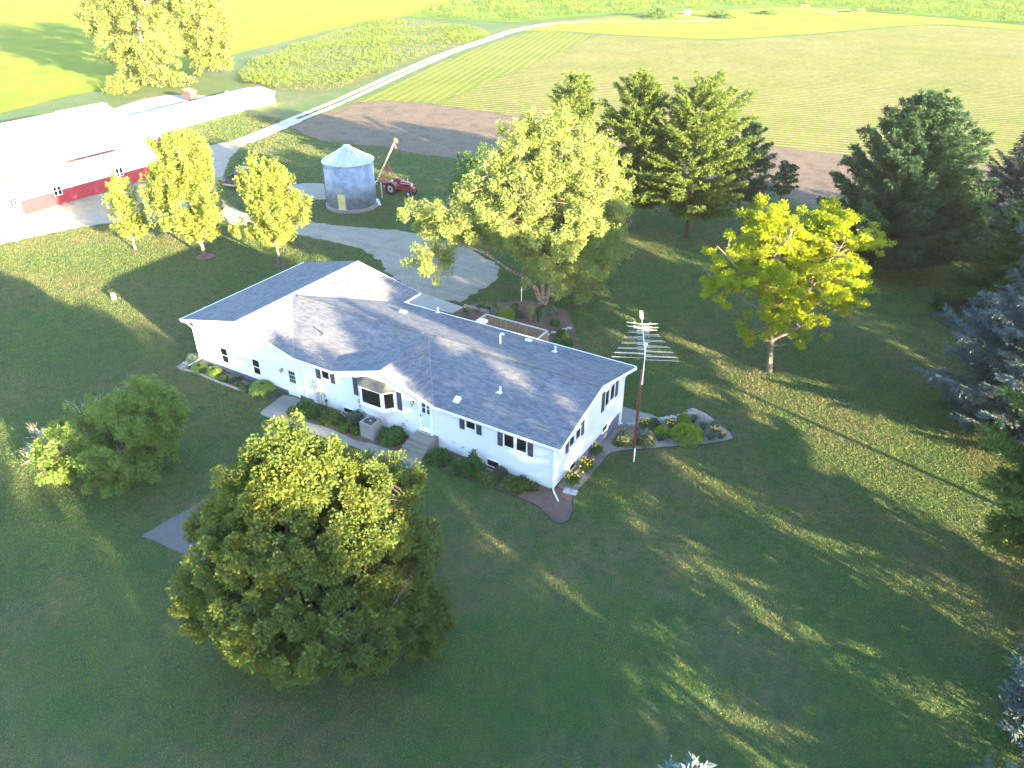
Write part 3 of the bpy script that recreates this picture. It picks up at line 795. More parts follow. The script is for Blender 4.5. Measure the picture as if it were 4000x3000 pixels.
def poly_obj(name, polys, mat, parent, uv=None):
    vs = []; fs = []
    for p in polys:
        fs.append(tuple(range(len(vs), len(vs) + len(p)))); vs += [tuple(q) for q in p]
    me = bpy.data.meshes.new(name); me.from_pydata(vs, [], fs); me.update()
    if uv is not None:
        l = me.uv_layers.new(name='UVMap')
        for f in me.polygons:
            n = f.normal if f.normal.z > 0 else -f.normal
            h = Vector((-n.y, n.x, 0));
            h = h.normalized() if h.length > 1e-6 else Vector((1, 0, 0))
            sl = n.cross(h)
            for li in f.loop_indices:
                co = me.vertices[me.loops[li].vertex_index].co
                l.data[li].uv = (co.dot(h), co.dot(sl))
    return link(name, me, mat, parent)

# walls: one skin, the front in a single sheet under both gables
T = .14
front = [(0, 0, .1), (XR, 0, .1), (XR, 0, ZE - .03), (20.75, 0, ZE + .01), (SXR, 0, SZ - T), (13.75, 0, ZE + .01), (10.0, 0, ZE + .0), (9.75, 0, ZE + .0), (GR, 0, GZ - T), (0, 0, ZE + .06)]
rightw = [(XR, 0, .1), (XR, YB, .1), (XR, YB, ZE - .03), (XR, YM, ZR - T), (XR, 0, ZE - .03)]
back = [(XR, YB, .1), (10.6, YB, .1), (10.6, YB, ZE - .03), (XR, YB, ZE - .03)]
gside = [(10.6, YB, .1), (10.6, 11.3, .1), (10.6, 11.3, ZE), (10.6, YB, ZE)]
gback = [(10.6, 11.3, .1), (0, 11.3, .1), (0, 11.3, ZE - .05), (GR, 11.3, GZ - T), (10.6, 11.3, ZE - .05)]
leftw = [(0, 11.3, .1), (0, 0, .1), (0, 0, ZE - .03), (0, 11.3, ZE - .03)]
GY1 = 11.6
wall = poly_obj('wall', [front, rightw, back, gside, gback, leftw], M_SIDING, house)
mb = MB()
mb.b2((.02, .03, -1.5), (10.55, 11.27, .1)); mb.b2((10.6, .05, -1.5), (XR - .03, YB - .03, .098))
mb.build('foundation', M_BLOCK, house)
MB().b2((11.0, .012, -.6), (XR - .2, .045, .095)).build('painted_foundation', M_PAINTB, house)

# roof
main_f = [(GXF, YE, ZE), (SX0, YE, ZE), (SXR, SYB, SZ), (SX1, YE, ZE), (RX1, YE, ZE), (RX1, YM, ZR), (JX, YM, ZR)]
main_b = [(JX, YM, ZR), (RX1, YM, ZR), (RX1, YBE, ZE), (GXE, YBE, ZE)]
g_l = [(GX0, YE, ZE), (GR, YE, GZ), (GR, GY0, GZ), (GX0, GY0, ZE)]
g_r1 = [(GR, YE, GZ), (GXF, YE, ZE), (JX, YM, ZR)]
g_r2 = [(GR, YE, GZ), (JX, YM, ZR), (GR, GY0, GZ)]
g_r3 = [(JX, YM, ZR), (GXE, YBE, ZE), (GXE, GY0, ZE), (GR, GY0, GZ)]
s_l = [(SX0, YE, ZE), (SXR, YE, SZ), (SXR, SYB, SZ)]
s_r = [(SXR, YE, SZ), (SX1, YE, ZE), (SXR, SYB, SZ)]
roof = poly_obj('roof', [main_f, main_b, g_l, g_r1, g_r2, g_r3, s_l, s_r], M_SHINGLE, house, uv=True)
# underside and rake boards
mb = MB()
def rake(a, b, th=.2, w=.05):
    a = np.array(a, float); b = np.array(b, float); n = np.array([0, 1, 0]) if abs(a[1] - b[1]) < .01 else np.array([1, 0, 0])
    z = np.array([0, 0, 1.]); o = n * w / 2
    mb.add([a - o - z * .012, b - o - z * .012, b + o - z * .012, a + o - z * .012, a - o - z * th, b - o - z * th, b + o - z * th, a + o - z * th],
           [(0, 1, 2, 3), (7, 6, 5, 4), (0, 4, 5, 1), (1, 5, 6, 2), (2, 6, 7, 3), (3, 7, 4, 0)])
rake((GX0 + .02, YE - .01, ZE), (GR, YE - .01, GZ)); rake((GR, YE - .014, GZ), (GXF, YE - .014, ZE))
rake((SX0 - .1, YE - .01, ZE - .02), (SXR, YE - .01, SZ)); rake((SXR, YE - .014, SZ), (SX1 + .05, YE - .014, ZE - .01))
rake((RX1 + .005, YE, ZE), (RX1 + .005, YM, ZR), .2); rake((RX1 + .009, YM, ZR), (RX1 + .009, YBE, ZE), .2)
rake((GX0 + .02, GY0 + .01, ZE), (GR, GY0 + .01, GZ)); rake((GR, GY0 + .014, GZ), (GXE, GY0 + .014, ZE))
# soffit sheets under the overhangs
for a, b in (((10.05, YE + .01), (SX0, -.005)), ((SX1, YE + .01), (RX1 - .03, -.005)), ((10.65, YB + .005), (XR, YBE - .02)), ((GX0 + .02, .005), (-.005, 11.3))):
    mb.b2((a[0], a[1], ZE - .225), (b[0], b[1], ZE - .215))
mb.build('rake_trim', M_WHITE, house)
# ridge caps: short lapped pieces
def ridge(a, b, w=.30, lift=.05, piece=.22):
    a = np.array(a, float); b = np.array(b, float); d = b - a; L = np.linalg.norm(d); d /= L; n = np.array([-d[1], d[0], 0])
    m = MB(); k = int(L / piece)
    for i in range(k):
        p = a + d * piece * i; q = p + d * piece * 1.05; z0 = lift + .018; z1 = lift
        vs = [p - n * w / 2 + [0, 0, z0 - .04], p + [0, 0, z0 + .012], p + n * w / 2 + [0, 0, z0 - .04], q - n * w / 2 + [0, 0, z1 - .04], q + [0, 0, z1 + .012], q + n * w / 2 + [0, 0, z1 - .04]]
        vs += [v - np.array([0, 0, .07]) for v in (vs[0], vs[2], vs[3], vs[5])]
        m.add(vs, [(0, 1, 4, 3), (1, 2, 5, 4), (0, 3, 8, 6), (2, 7, 9, 5), (0, 6, 7, 2, 1), (3, 4, 5, 9, 8)])
    return m
for a, b in ((5.7, 16.9), (17.8, RX1 - .01)): ridge((a, YM, ZR), (b, YM, ZR)).build('ridge_vent', M_RIDGE, house)
for a, b in (((GR, YE, GZ), (GR, GY0, GZ)), ((SXR, YE, SZ), (SXR, SYB, SZ)), ((16.9, YM, ZR), (17.8, YM, ZR))): ridge(a, b, .25, .0).build('ridge_cap', M_RIDGE, house)
for a, b in (((GXF, YE, ZE), (JX, YM, ZR)), ((SX1, YE, ZE), (SXR, SYB, SZ)), ((SX0, YE, ZE), (SXR, SYB, SZ)), ((GXE, YBE, ZE), (JX, YM, ZR))):
    a = np.array(a) + [0, 0, .006]; b = np.array(b) + [0, 0, .006]; n = np.array([b[1] - a[1], a[0] - b[0], 0]); n = n / np.linalg.norm(n) * .03
    MB().add([a - n, b - n, b + n, a + n], [(0, 1, 2, 3)]).build('valley_flashing', nmat('valley_metal', (.14, .14, .15), rough=.7), house)
# gutters and downspouts
def gutter(a, b):
    m = MB()
    a = np.array(a, float); b = np.array(b, float); d = (b - a) / np.linalg.norm(b - a); n = np.array([d[1], -d[0], 0])
    prof = [(0, -.01), (0, -.13), (.08, -.13), (.125, -.02), (.11, -.02), (.07, -.115), (.012, -.115), (.012, -.01)]
    k = len(prof); vs = [p + n * u + np.array([0, 0, z]) for p in (a, b) for u, z in prof]
    m.add(vs, [(i, (i + 1) % k, k + (i + 1) % k, k + i) for i in range(k)] + [tuple(range(k))[::-1], tuple(range(k, 2 * k))])
    m.build('gutter', M_WHITE, house)
gutter((GXF + .1, YE, ZE - .005), (SX0 - .05, YE, ZE - .005)); gutter((SX1 + .1, YE, ZE - .005), (RX1 - .03, YE, ZE - .005))
gutter((RX1 - .03, YBE, ZE - .005), (GXE + .15, YBE, ZE - .005)); gutter((GXE, YBE, ZE - .005), (GXE, GY0, ZE - .005)); gutter((GX0, GY0, ZE - .005), (GX0, YE, ZE - .005))
def downspout(pts, sq=.075):
    MB().tube(pts, sq * .62, 4).build('downspout', M_WHITE, house)
downspout([(10.55, YE - .05, ZE - .12), (10.55, -.2, ZE - .22), (10.52, -.07, ZE - .36), (10.48, -.07, .05), (10.48, -.2, -.12), (10.46, -.5, -.16)])
downspout([(29.17, YE - .05, ZE - .12), (29.17, -.2, ZE - .22), (29.15, -.07, ZE - .36), (29.15, -.07, .18), (29.25, -.2, .1), (29.85, -.75, .03)])
downspout([(29.17, YBE, ZE - .14), (29.17, 9.5, ZE - .45), (29.17, 9.33, ZE - .6), (29.17, 9.33, -.9), (29.19, 9.6, -1.0)])
downspout([(-.98, -.2, ZE - .12), (-.5, -.1, ZE - .3), (-.06, -.06, ZE - .55), (-.06, -.06, .12), (-.1, -.25, 0), (-.45, -1.1, -.24)])
for a, b in (((XR - .075, -.014, .1), (XR + .014, .075, ZE - .24)), ((-.014, -.014, .1), (.075, .075, ZE - .24)), ((XR - .06, YB - .06, -1.1), (XR + .02, YB + .02, ZE - .24))): MB().b2(a, b).build('corner_board', M_WHITE, house)

# ---- openings; wall frames: (u along the wall, z, d out of the wall)
def fr(u, z, d): return (u, -d, z)
def rt(u, z, d): return (XR + d, u, z)
def wbox(m, F, u0, u1, z0, z1, d0, d1): return m.b2(F(u0, z0, d0), F(u1, z1, d1))
def window(F, u0, u1, z0, z1, kind='single', fw=.07):
    m = MB()
    wbox(m, F, u0 - fw, u1 + fw, z1, z1 + fw, .0, .06); wbox(m, F, u0 - fw, u1 + fw, z0 - fw, z0, .0, .075)
    wbox(m, F, u0 - fw, u0, z0, z1, .0, .06); wbox(m, F, u1, u1 + fw, z0, z1, .0, .06)
    if kind == 'double': wbox(m, F, u0, u1, (z0 + z1) / 2 - .03, (z0 + z1) / 2 + .03, .0, .05)
    o = m.build('window', M_WHITE, house)
    if kind == 'double':
        zm = (z0 + z1) / 2
        wbox(MB(), F, u0, u1, z0, zm - .03, .005, .02).build('pane', M_GLASS, o); wbox(MB(), F, u0, u1, zm + .03, z1, .005, .03).build('pane', M_GLASS, o)
    else: wbox(MB(), F, u0, u1, z0, z1, .005, .02).build('pane', M_GLASS, o)
    return o
def shutter(F, u0, u1, z0, z1):
    m = MB(); e = .035
    wbox(m, F, u0, u1, z0, z0 + e, .004, .045); wbox(m, F, u0, u1, z1 - e, z1, .004, .045); wbox(m, F, u0, u0 + e, z0 + e, z1 - e, .004, .045); wbox(m, F, u1 - e, u1, z0 + e, z1 - e, .004, .045)
    zm = (z0 + z1) / 2; wbox(m, F, u0 + e, u1 - e, zm - e / 2, zm + e / 2, .004, .045)
    o = m.build('shutter', M_SHUT, house)
    s = MB(); n = int((z1 - z0) / .05)
    for i in range(n):
        z = z0 + e + (z1 - z0 - 2 * e) * (i + .1) / n
        wbox(s, F, u0 + e, u1 - e, z, z + (z1 - z0) / n * .78, .004, .026)
    s.build('louvre', nmat('shutter_louvre', (.075, .072, .105), rough=.6), o)
window(fr, 2.46, 3.12, .57, 1.72, 'double'); window(fr, 5.61, 6.27, .56, 1.70, 'double')
window(fr, 12.15, 12.77, 2.2, 2.78); shutter(fr, 11.63, 11.99, 2.02, 2.84); shutter(fr, 12.86, 13.22, 2.02, 2.84)
window(fr, 23.33, 23.93, 2.26, 2.82); shutter(fr, 22.85, 23.18, 2.04, 2.86); shutter(fr, 24.04, 24.36, 2.04, 2.86)
window(fr, 25.91, 26.54, 1.92, 2.84); window(fr, 26.72, 27.35, 1.92, 2.84); shutter(fr, 25.46, 25.79, 1.80, 2.87); shutter(fr, 27.44, 27.77, 1.80, 2.87)
window(rt, 6.50, 7.05, 1.94, 3.03); window(rt, 7.25, 7.85, 1.96, 3.04); shutter(rt, 6.04, 6.41, 1.80, 3.14); shutter(rt, 7.97, 8.42, 1.84, 3.06)
window(rt, 1.75, 2.33, 1.82, 2.46); window(rt, 2.55, 3.12, 1.85, 2.50); shutter(rt, 1.35, 1.66, 1.65, 2.46); shutter(rt, 3.25, 3.62, 1.72, 2.66)
# cellar windows and their wells
def cellar(F, u0, u1, z0, z1):
    m = MB(); e = .05
    for a in ((u0 - e, u1 + e, z1, z1 + e), (u0 - e, u1 + e, z0 - e, z0), (u0 - e, u0, z0, z1), (u1, u1 + e, z0, z1)): wbox(m, F, *a, .0, .05)
    o = m.build('cellar_window', M_WHITE, house); wbox(MB(), F, u0, u1, z0, z1, .002, .02).build('pane', M_GLASS, o)
def well(F, u0, u1, zt, zb):
    m = MB(); k = 12; P = []
    for i in range(k + 1):
        a = math.pi * i / k; P.append((u0 + (u1 - u0) * (.5 - .5 * math.cos(a)), .02 + .38 * math.sin(a)))
    vs = [F(u, zt, d) for u, d in P] + [F(u, zb, d) for u, d in P] + [F(.5 * (u0 + u1) + (u - .5 * (u0 + u1)) * .94, zt, d * .92) for u, d in P] + [F(.5 * (u0 + u1) + (u - .5 * (u0 + u1)) * .94, zb, d * .92) for u, d in P]
    n = k + 1
    m.add(vs, [(i, i + 1, n + i + 1, n + i) for i in range(k)] + [(2 * n + i, 3 * n + i, 3 * n + i + 1, 2 * n + i + 1) for i in range(k)] + [(i, 2 * n + i, 2 * n + i + 1, i + 1) for i in range(k)])
    m.build('window_well', M_GALV, house)
cellar(fr, 13.72, 14.52, .10, .45); well(fr, 13.5, 14.75, .12, -.4)
cellar(fr, 24.73, 25.52, .11, .52); well(fr, 24.5, 25.75, .14, -.3)
cellar(rt, 6.45, 7.15, .03, .45); cellar(rt, 1.95, 2.72, .0, .40); well(rt, 1.75, 2.95, .06, -.4)
# garage service door
def door(u0, u1, z0, z1, F=fr):
    m = MB(); e = .09
    wbox(m, F, u0 - e, u0, z0, z1 + e, 0, .06); wbox(m, F, u1, u1 + e, z0, z1 + e, 0, .06); wbox(m, F, u0, u1, z1, z1 + e, 0, .06); wbox(m, F, u0 - .12, u1 + .12, z0 - .12, z0, 0, .16)
    d = m.build('door_frame', M_WHITE, house)
    return wbox(MB(), F, u0, u1, z0, z1, .003, .03).build('door', M_DOOR, house)
d = door(8.88, 9.72, -.18, 1.92)
for i in range(3):
    for j in range(3):
        u = 9.06 + i * .185; z = .93 + j * .30
        wbox(MB(), fr, u, u + .16, z, z + .26, .031, .036).build('pane', M_GLASS, d)
wbox(MB(), fr, 9.0, 9.6, -.1, .55, .031, .038).build('door_panel', M_DOOR, d)
MB().tube([(8.96, -.03, .72), (8.96, -.10, .72)], .035, 8).build('handle', M_GALV, d)
# front door with storm door
d = door(19.98, 20.80, .97, 3.02)
for u in (20.17, 20.53):
    for z in (2.24, 2.64):
        for q in (0, .11): wbox(MB(), fr, u + q, u + q + .095, z, z + .34, .031, .037).build('pane', M_GLASS, d)
m = MB()
for a in ((19.98, 20.08, .97, 3.02), (20.72, 20.80, .97, 3.02), (20.08, 20.72, 2.95, 3.02), (20.08, 20.72, .97, 1.2)): wbox(m, fr, *a, .04, .06)
m.build('storm_frame', M_WHITE, d)
MB().b2((20.03, -.11, 1.9), (20.06, -.06, 2.08)).build('handle', M_BRONZE, d)
wbox(MB(), fr, 19.96, 20.82, .90, .955, .03, .17).build('threshold', M_DARK, d)

# bay window
bw = MB().prism([(15.22, .0), (15.78, -.58), (17.57, -.58), (18.13, .0)], 1.58, 3.05).build('bay_window', M_WHITE, house)
m = MB()
ev = [(15.10, .0, 3.06), (15.72, -.68, 3.06), (17.63, -.68, 3.06), (18.25, .0, 3.06)]; tp = [(15.86, .0, 3.42), (17.5, .0, 3.42)]
br = poly_obj('bay_roof', [[ev[0], ev[1], tp[0]], [ev[1], ev[2], tp[1], tp[0]], [ev[2], ev[3], tp[1]], [ev[3], ev[2], ev[1], ev[0]]], M_BAYSH, bw, uv=True)
wbox(MB(), lambda u, z, d: (u, -.58 - d, z), 15.98, 17.38, 1.93, 2.92, .004, .02).build('pane', M_GLASS, bw)
for a, b in (((17.57, -.58), (18.13, 0)), ((15.78, -.58), (15.22, 0))):
    a = np.array(a); b = np.array(b); d2 = b - a; n = np.array([d2[1], -d2[0]]); n /= np.linalg.norm(n)
    if n[1] > 0: n = -n
    p, q = a + d2 * .14, a + d2 * .84; v = []
    for w_ in (.004, .018):
        for (e, z) in ((p, 1.9), (q, 1.9), (q, 2.92), (p, 2.92)): v.append((e[0] + n[0] * w_, e[1] + n[1] * w_, z))
    MB().add(v, [(4, 5, 6, 7), (0, 1, 5, 4), (1, 2, 6, 5), (2, 3, 7, 6), (3, 0, 4, 7)]).build('pane', M_GLASS, bw)
m = MB()
for z in (1.70, 3.0): m.prism([(15.20, .0), (15.76, -.615), (17.59, -.615), (18.15, .0)], z - .035, z + .035)
m.build('bay_trim', M_WHITE, bw)
shutter(fr, 14.78, 15.11, 1.77, 3.04); shutter(fr, 18.27, 18.6, 1.80, 3.07)

# wall fittings
def lantern(u, z, p=house):
    m = MB(); m.b2((u - .05, -.03, z - .1), (u + .05, -.002, z + .12)); m.tube([(u, -.03, z + .06), (u, -.14, z + .14)], .014, 6)
    o = m.build('wall_lamp', M_BRONZE, p)
    MB().lathe([(.02, .13), (.10, .08), (.11, .05), (.075, -.10), (.03, -.18), (.012, -.25)], 8, (u, -.15, z)).build('lamp_shade', nmat('lamp_glass', (.25, .24, .22), rough=.3), o)
lantern(8.45, 1.66); lantern(19.49, 2.70)
m = MB(); m.b2((11.28, -.14, 1.32), (11.66, -.003, 1.80)); o = m.build('electric_meter', M_METALG, house)
MB().wheel((11.40, -.19, 1.5), .10, .12).build('meter_dial', M_GALV, o)
MB().tube([(11.4, -.06, 1.34), (11.42, -.06, -.3)], .035, 8).tube([(11.56, -.06, 1.34), (11.58, -.06, -.3)], .028, 8).build('conduit', M_METALG, o)
m = MB().b2((10.94, -.09, 1.0), (11.13, -.003, 1.16)); m.build('junction_box', M_METALG, house)
m = MB().b2((12.03, -.1, .72), (12.2, -.003, .98)); m.tube([(12.1, -.05, .74), (12.14, -.05, -.25)], .02, 6); m.build('phone_box', M_METALG, house)
m = MB().wheel((11.84, -.09, .9), .105, .16); m.tube([(11.84, -.09, .8), (11.9, -.09, -.25)], .025, 6); m.build('gas_gauge', nmat('tan_gauge', (.33, .29, .2), rough=.6), house)
m = MB().lathe([(.02, -.12), (.1, -.02), (.085, .02), (.02, .12)], 8, (12.27, -.1, .5)); m.tube([(12.27, -.1, .4), (12.27, -.1, -.3)], .018, 6); m.build('vent_cap', M_DARK, house)
m = MB().b2((15.04, -.09, 1.22), (15.2, -.003, 1.5)).b2((15.06, -.08, .92), (15.22, -.003, 1.12)); o = m.build('disconnect_box', M_METALG, house)
MB().tube([(15.14, -.05, .95), (15.2, -.15, .75), (15.6, -.2, .6), (16.3, -.4, .5)], .025, 6).tube([(15.12, -.05, .93), (15.25, -.12, .66), (15.8, -.2, .52), (16.35, -.45, .42)], .02, 6).build('conduit', M_METALG, o)
MB().b2((18.85, -.04, 1.1), (18.95, -.003, 1.2)).build('outlet', M_METALG, house)
MB().b2((18.48, -.02, .68), (18.66, -.003, .93)).build('access_plate', nmat('grey_plate', (.3, .34, .38), rough=.6), house)
MB().tube([(22.2, -.02, .86), (22.3, -.12, .9), (22.42, -.04, .82), (22.5, -.1, .9)], .02, 6).build('hose_hook', M_METALG, house)
MB().b2((22.99, -.12, .68), (23.09, -.003, .8)).build('hose_tap', M_METALG, house)
MB().tube([(XR + .06, 4.98, .8), (XR + .06, 5.0, -.55)], .022, 6).b2((XR + .003, 4.92, .62), (XR + .1, 5.04, .84)).build('sump_pipe', M_PVC, house)
MB().b2((XR + .01, 3.1, .55), (XR + .12, 3.3, .85)).build('dryer_vent', M_WHITE, house)

# on the roof
def on_roof(u, v, front=True):
    d = FWD + RGT * (u - 2000) / FPX - UPV * (v - 1500) / FPX
    k = (ZR - ZE) / (YM - YE)
    s = 1 if front else -1; y0 = YE if front else YBE
    t = (ZE + k * s * (CAM[1] - y0) - CAM[2]) / (d[2] - k * s * d[1])
    return CAM + d * t
for (u, v, f) in ((600 + 1240 * .5425, 950 + 668 * .5425, True), (1500 + 838 * .5425, 1100 + 800 * .5425, True), (1600 + 353 * .3165, 1100 + 385 * .3165, False), (1600 + 1798 * .3165, 1100 + 868 * .3165, False)):
    p = on_roof(u, v, f)
    o = MB().tube([p - [0, 0, .05], p + [0, 0, .42]], .055, 10).build('vent_pipe', M_PVC, house)
    MB().box((p[0] - .05, p[1] - .05, p[2] + .02), (.34, .3, .02)).build('flashing', M_GALV, o)
p = on_roof(1600 + 1120 * .3165, 1100 + 765 * .3165, False)
MB().tube([p - [0, 0, .05], p + [0, 0, .62], p + [.04, .03, .72], p + [.13, .08, .74], p + [.2, .12, .66]], .055, 10).build('hooked_vent_pipe', M_PVC, house)
for (u, v, f) in ((1500 + 527 * .5425, 1100 + 855 * .5425, True), (1500 + 138 * .5425, 1100 + 222 * .5425, False), (1500 + 1040 * .5425, 1100 + 428 * .5425, False)):
    p = on_roof(u, v, f); sg = -1 if f else 1
    m = MB(); a = .2; q = []
    for (dx, dy, dz) in ((-a, sg * .22, .0), (a, sg * .22, .0), (a, -sg * .18, .02), (-a, -sg * .18, .02)): q.append((p[0] + dx, p[1] + dy, p[2] + dz + (.24 * -.22 if dy * sg > 0 else .24 * .18)))
    t4 = [(x * .8 + p[0] * .2, y * .8 + p[1] * .2, z + .15) for x, y, z in q]
    m.add(q + t4, [(4, 5, 6, 7), (0, 1, 5, 4), (1, 2, 6, 5), (2, 3, 7, 6), (3, 0, 4, 7)]); m.build('roof_vent', nmat('vent_cover', (.62, .66, .66), rough=.5), house)

# ---- in front of the house
M_STEP = stone_mat('old_step_concrete', (.20, .19, .165), (.16, .152, .135), (.12, .115, .105), 14, .01, (.11, .105, .095))
st = MB().b2((19.74, -1.0, -.3), (21.24, -.02, .84)).build('concrete_steps', M_STEP)
prop(st, 'worn grey concrete steps rising to the front door of the white house', 'steps')
for i, (z, y0, y1, x0) in enumerate(((.63, -1.24, -1.003, 19.66), (.42, -1.46, -1.243, 19.56), (.20, -1.68, -1.463, 19.46))):
    MB().b2((x0, y0, -.3), (21.17 - .02 * i, y1, z)).build('step', M_STEP, st)
ac = thing('air_conditioner', 'square grey outdoor cooling unit on a slab below the bay window', 'air conditioner', (16.85, -1.06, .08))
M_ACG = nmat('ac_grey', (.25, .245, .245), rough=.5, spec=.4)
m = MB().box((0, 0, .50), (.86, .86, .86)); m.build('cabinet', nmat('ac_panel', (.21, .205, .21), rough=.55), ac)
m = MB()
for sx in (-1, 1):
    for sy in (-1, 1): m.box((sx * .44, sy * .44, .5), (.07, .07, .98))
for z in (.05, .97):
    for s in (-1, 1): m.box((s * .44, 0, z), (.075, .81, .09)); m.box((0, s * .44, z), (.81, .075, .09))
m.build('frame', M_ACG, ac)
m = MB()
for i in range(15):
    z = .13 + i * .055
    for s in (-1, 1): m.box((s * .437, 0, z), (.02, .80, .03)); m.box((0, s * .437, z), (.80, .02, .03))
m.build('louvre', M_ACG, ac)
MB().lathe([(.02, .94), (.36, .94), (.38, .98), (.39, .945)], 24).build('fan_opening', M_DARK, ac)
m = MB()
for r_ in (.1, .17, .24, .31, .37): m.tube([(r_ * math.cos(a), r_ * math.sin(a), .985 - .05 * (.37 - r_)) for a in np.linspace(0, 6.283, 25)], .006, 4, False)
m.lathe([(.085, .93), (.085, 1.0), (.0, 1.01)], 12)
m.build('fan_guard', M_ACG, ac)
MB().box((-.02, -.452, .72), (.11, .012, .05)).build('badge', nmat('red_badge', (.55, .04, .03), rough=.4), ac)
MB().box((0, 0, -.06), (1.02, 1.02, .10)).build('slab', M_CONC, ac)
prop(MB().b2((-.95, -1.55, -.36), (-.3, -.95, -.12)).add([(-.9, -1.5, -.115), (-.35, -1.5, -.115), (-.35, -1.0, -.115), (-.9, -1.0, -.115)], [(0, 1, 2, 3)]).build('splash_block', M_CONC, bevel=.03), 'concrete splash block under the corner downspout of the garage wing', 'splash block')
sp = thing('paver_pad', 'two grey pavers where the downspout empties beside the daylilies', 'pavers', tuple(gnd(*ZH(1850, 805)) + [0, 0, .04]), .15)
for i in (-1, 1): MB().box((i * .2, 0, .0), (.37, .46, .10)).build('paver', nmat('pale_paver', (.36, .36, .36), [(9, .4, .7, (.28, .28, .28))], .9), sp, bevel=.01)
# ------------------------------------------------------------------ aerial mast and dish
M_RUST = nmat('rusty_red_pipe', (.13, .035, .032), [(6, .45, .65, (.085, .030, .030)), (2, .55, .7, (.17, .06, .045))], .7, .3)
M_ALU = nmat('bright_aluminium', (.50, .50, .48), rough=.45, metal=.15, spec=.4)
mb0 = gnd(2471, 1802)
ptop = above(2509, 1444, mb0)
mast = thing('antenna_mast', 'tall rust red mast carrying a large many-rod television aerial on the lawn', 'aerial', mb0)
L = lambda p: np.asarray(p, float) - mb0
MB().tube([(0, 0, -.3), L(ptop)], .085, 12).build('base_pipe', M_RUST, mast, smooth=False)
MB().tube([(.09, -.05, .05), L(mb0 + (ptop - mb0) * .16) + [.09, -.05, 0]], .045, 8).build('sleeve', M_PVC, mast)
jn = above(2523.5, 1346, mb0)
off = np.array([.10, -.06, 0])
up0 = mb0 + (ptop - mb0) * .86 + off
MB().tube([L(up0), L(jn) + [0, 0, .12]], .032, 8).build('upper_pole', M_ALU, mast)
for s in (.9, .985):
    p = L(mb0 + (ptop - mb0) * s); MB().tube([p - [0, 0, .03], p + [0, 0, .03]], .105, 12).tube([p, p + off], .03, 6).build('clamp', M_RUST, mast)
zb = jn[2] + .06
bk = gnd(2520.5, 1405, zb); ft = gnd(2505, 1214, zb); bd = ft - bk; BL = np.linalg.norm(bd); bu = bd / BL; bp_ = np.array([bu[1], -bu[0], 0])
boom = MB().tube([L(bk), L(bk + bd * .80)], .019, 6)
boom.tube([L(bk + bd * .02) + [0, 0, .10], L(bk + bd * .55) + [0, 0, .10]], .015, 6).tube([L(bk + bd * .80), L(ft)], .013, 6)
boom.build('boom', M_ALU, mast)
m = MB(); el = []
longs = [(.0, 1.78), (.03, 1.75), (.075, 1.66), (.12, 1.58), (.165, 1.48), (.215, 1.40), (.265, 1.28), (.32, 1.18), (.375, 1.06), (.43, .98), (.49, .88), (.55, .80), (.585, .55), (.615, .55)]
for i, (s, h) in enumerate(longs):
    c = bk + bd * s; sg = 1 if i % 2 else -1
    for q in (-1, 1):
        z = .10 if (q * sg > 0) else 0.0
        el.append(MB().tube([L(c) + [0, 0, z] + bp_ * q * .02, L(c) + [0, 0, z] + bp_ * q * h + bu * (.04 * q)], .0085, 5))
for s in (.10, .18, .235, .28, .33, .38, .44, .50, .53, .56, .58, .61, .64, .67): el.append(MB().tube([L(bk + bd * s) - bp_ * .36, L(bk + bd * s) + bp_ * .36], .0075, 5))
for s in np.linspace(.82, .995, 10): el.append(MB().tube([L(bk + bd * s) - bp_ * .11, L(bk + bd * s) + bp_ * .11], .009, 5))
for e in el: e.build('element', M_ALU, mast)
for q in (-1, 1):
    for s in (.62, .70):
        c = L(bk + bd * s); t = c + bp_ * q * .55 + bu * .12
        MB().tube([c, t], .02, 5).tube([t, t + bp_ * q * .34 + bu * (.05)], .014, 5).tube([t, t - bp_ * q * .12 + bu * .18], .014, 5).tube([t, t - bp_ * q * .12 - bu * .18 + [0, 0, .1]], .014, 5).build('corner_reflector', M_ALU, mast)
MB().box(L(jn) + [0, 0, .02], (.16, .12, .12)).build('mast_clamp', M_PVC, mast)
dc = above(2300 + 735 * .2712, 1550 + 492 * .2712, mb0)
ds = thing('satellite_dish', 'small dark satellite dish clamped low on the red aerial mast', 'satellite dish', dc)
dn = nrmz(np.array([.80, .25, .55]))
m = MB(); rings = []
ax = np.cross(dn, [0, 0, 1.]); ax = ax / np.linalg.norm(ax); ay = np.cross(ax, dn)
vs = [-.05 * dn]; n = 20
for r_, dz in ((.14, -.04), (.24, -.015), (.31, .025)): vs += [dn * dz + r_ * (ax * math.cos(6.283 * k / n) * .92 + ay * math.sin(6.283 * k / n)) for k in range(n)]
vs += [v - dn * .012 for v in vs]
h = len(vs) // 2
fs = [(0, 1 + (k + 1) % n, 1 + k) for k in range(n)] + [(1 + i * n + k, 1 + i * n + (k + 1) % n, 1 + (i + 1) * n + (k + 1) % n, 1 + (i + 1) * n + k) for i in range(2) for k in range(n)]
m.add(vs, fs + [tuple(h + i for i in f[::-1]) for f in fs] + [(1 + 2 * n + k, 1 + 2 * n + (k + 1) % n, h + 1 + 2 * n + (k + 1) % n, h + 1 + 2 * n + k) for k in range(n)])
m.build('dish', nmat('dark_dish', (.025, .025, .03), rough=.4, spec=.4), ds)
MB().tube([dn * -.05 + ay * -.2, dn * .2 - ay * .25, dn * .42 - ay * .05], .018, 6).box(dn * .44 - ay * .03, (.07, .07, .09)).build('feed_arm', nmat('grey_arm', (.22, .22, .23), rough=.6), ds)
wp = mb0 + (ptop - mb0) * .30 - dc
MB().tube([dn * -.06, (dn * -.2 + wp * .4), wp + [0, 0, -.1]], .03, 8).build('mount', M_GALV, ds)

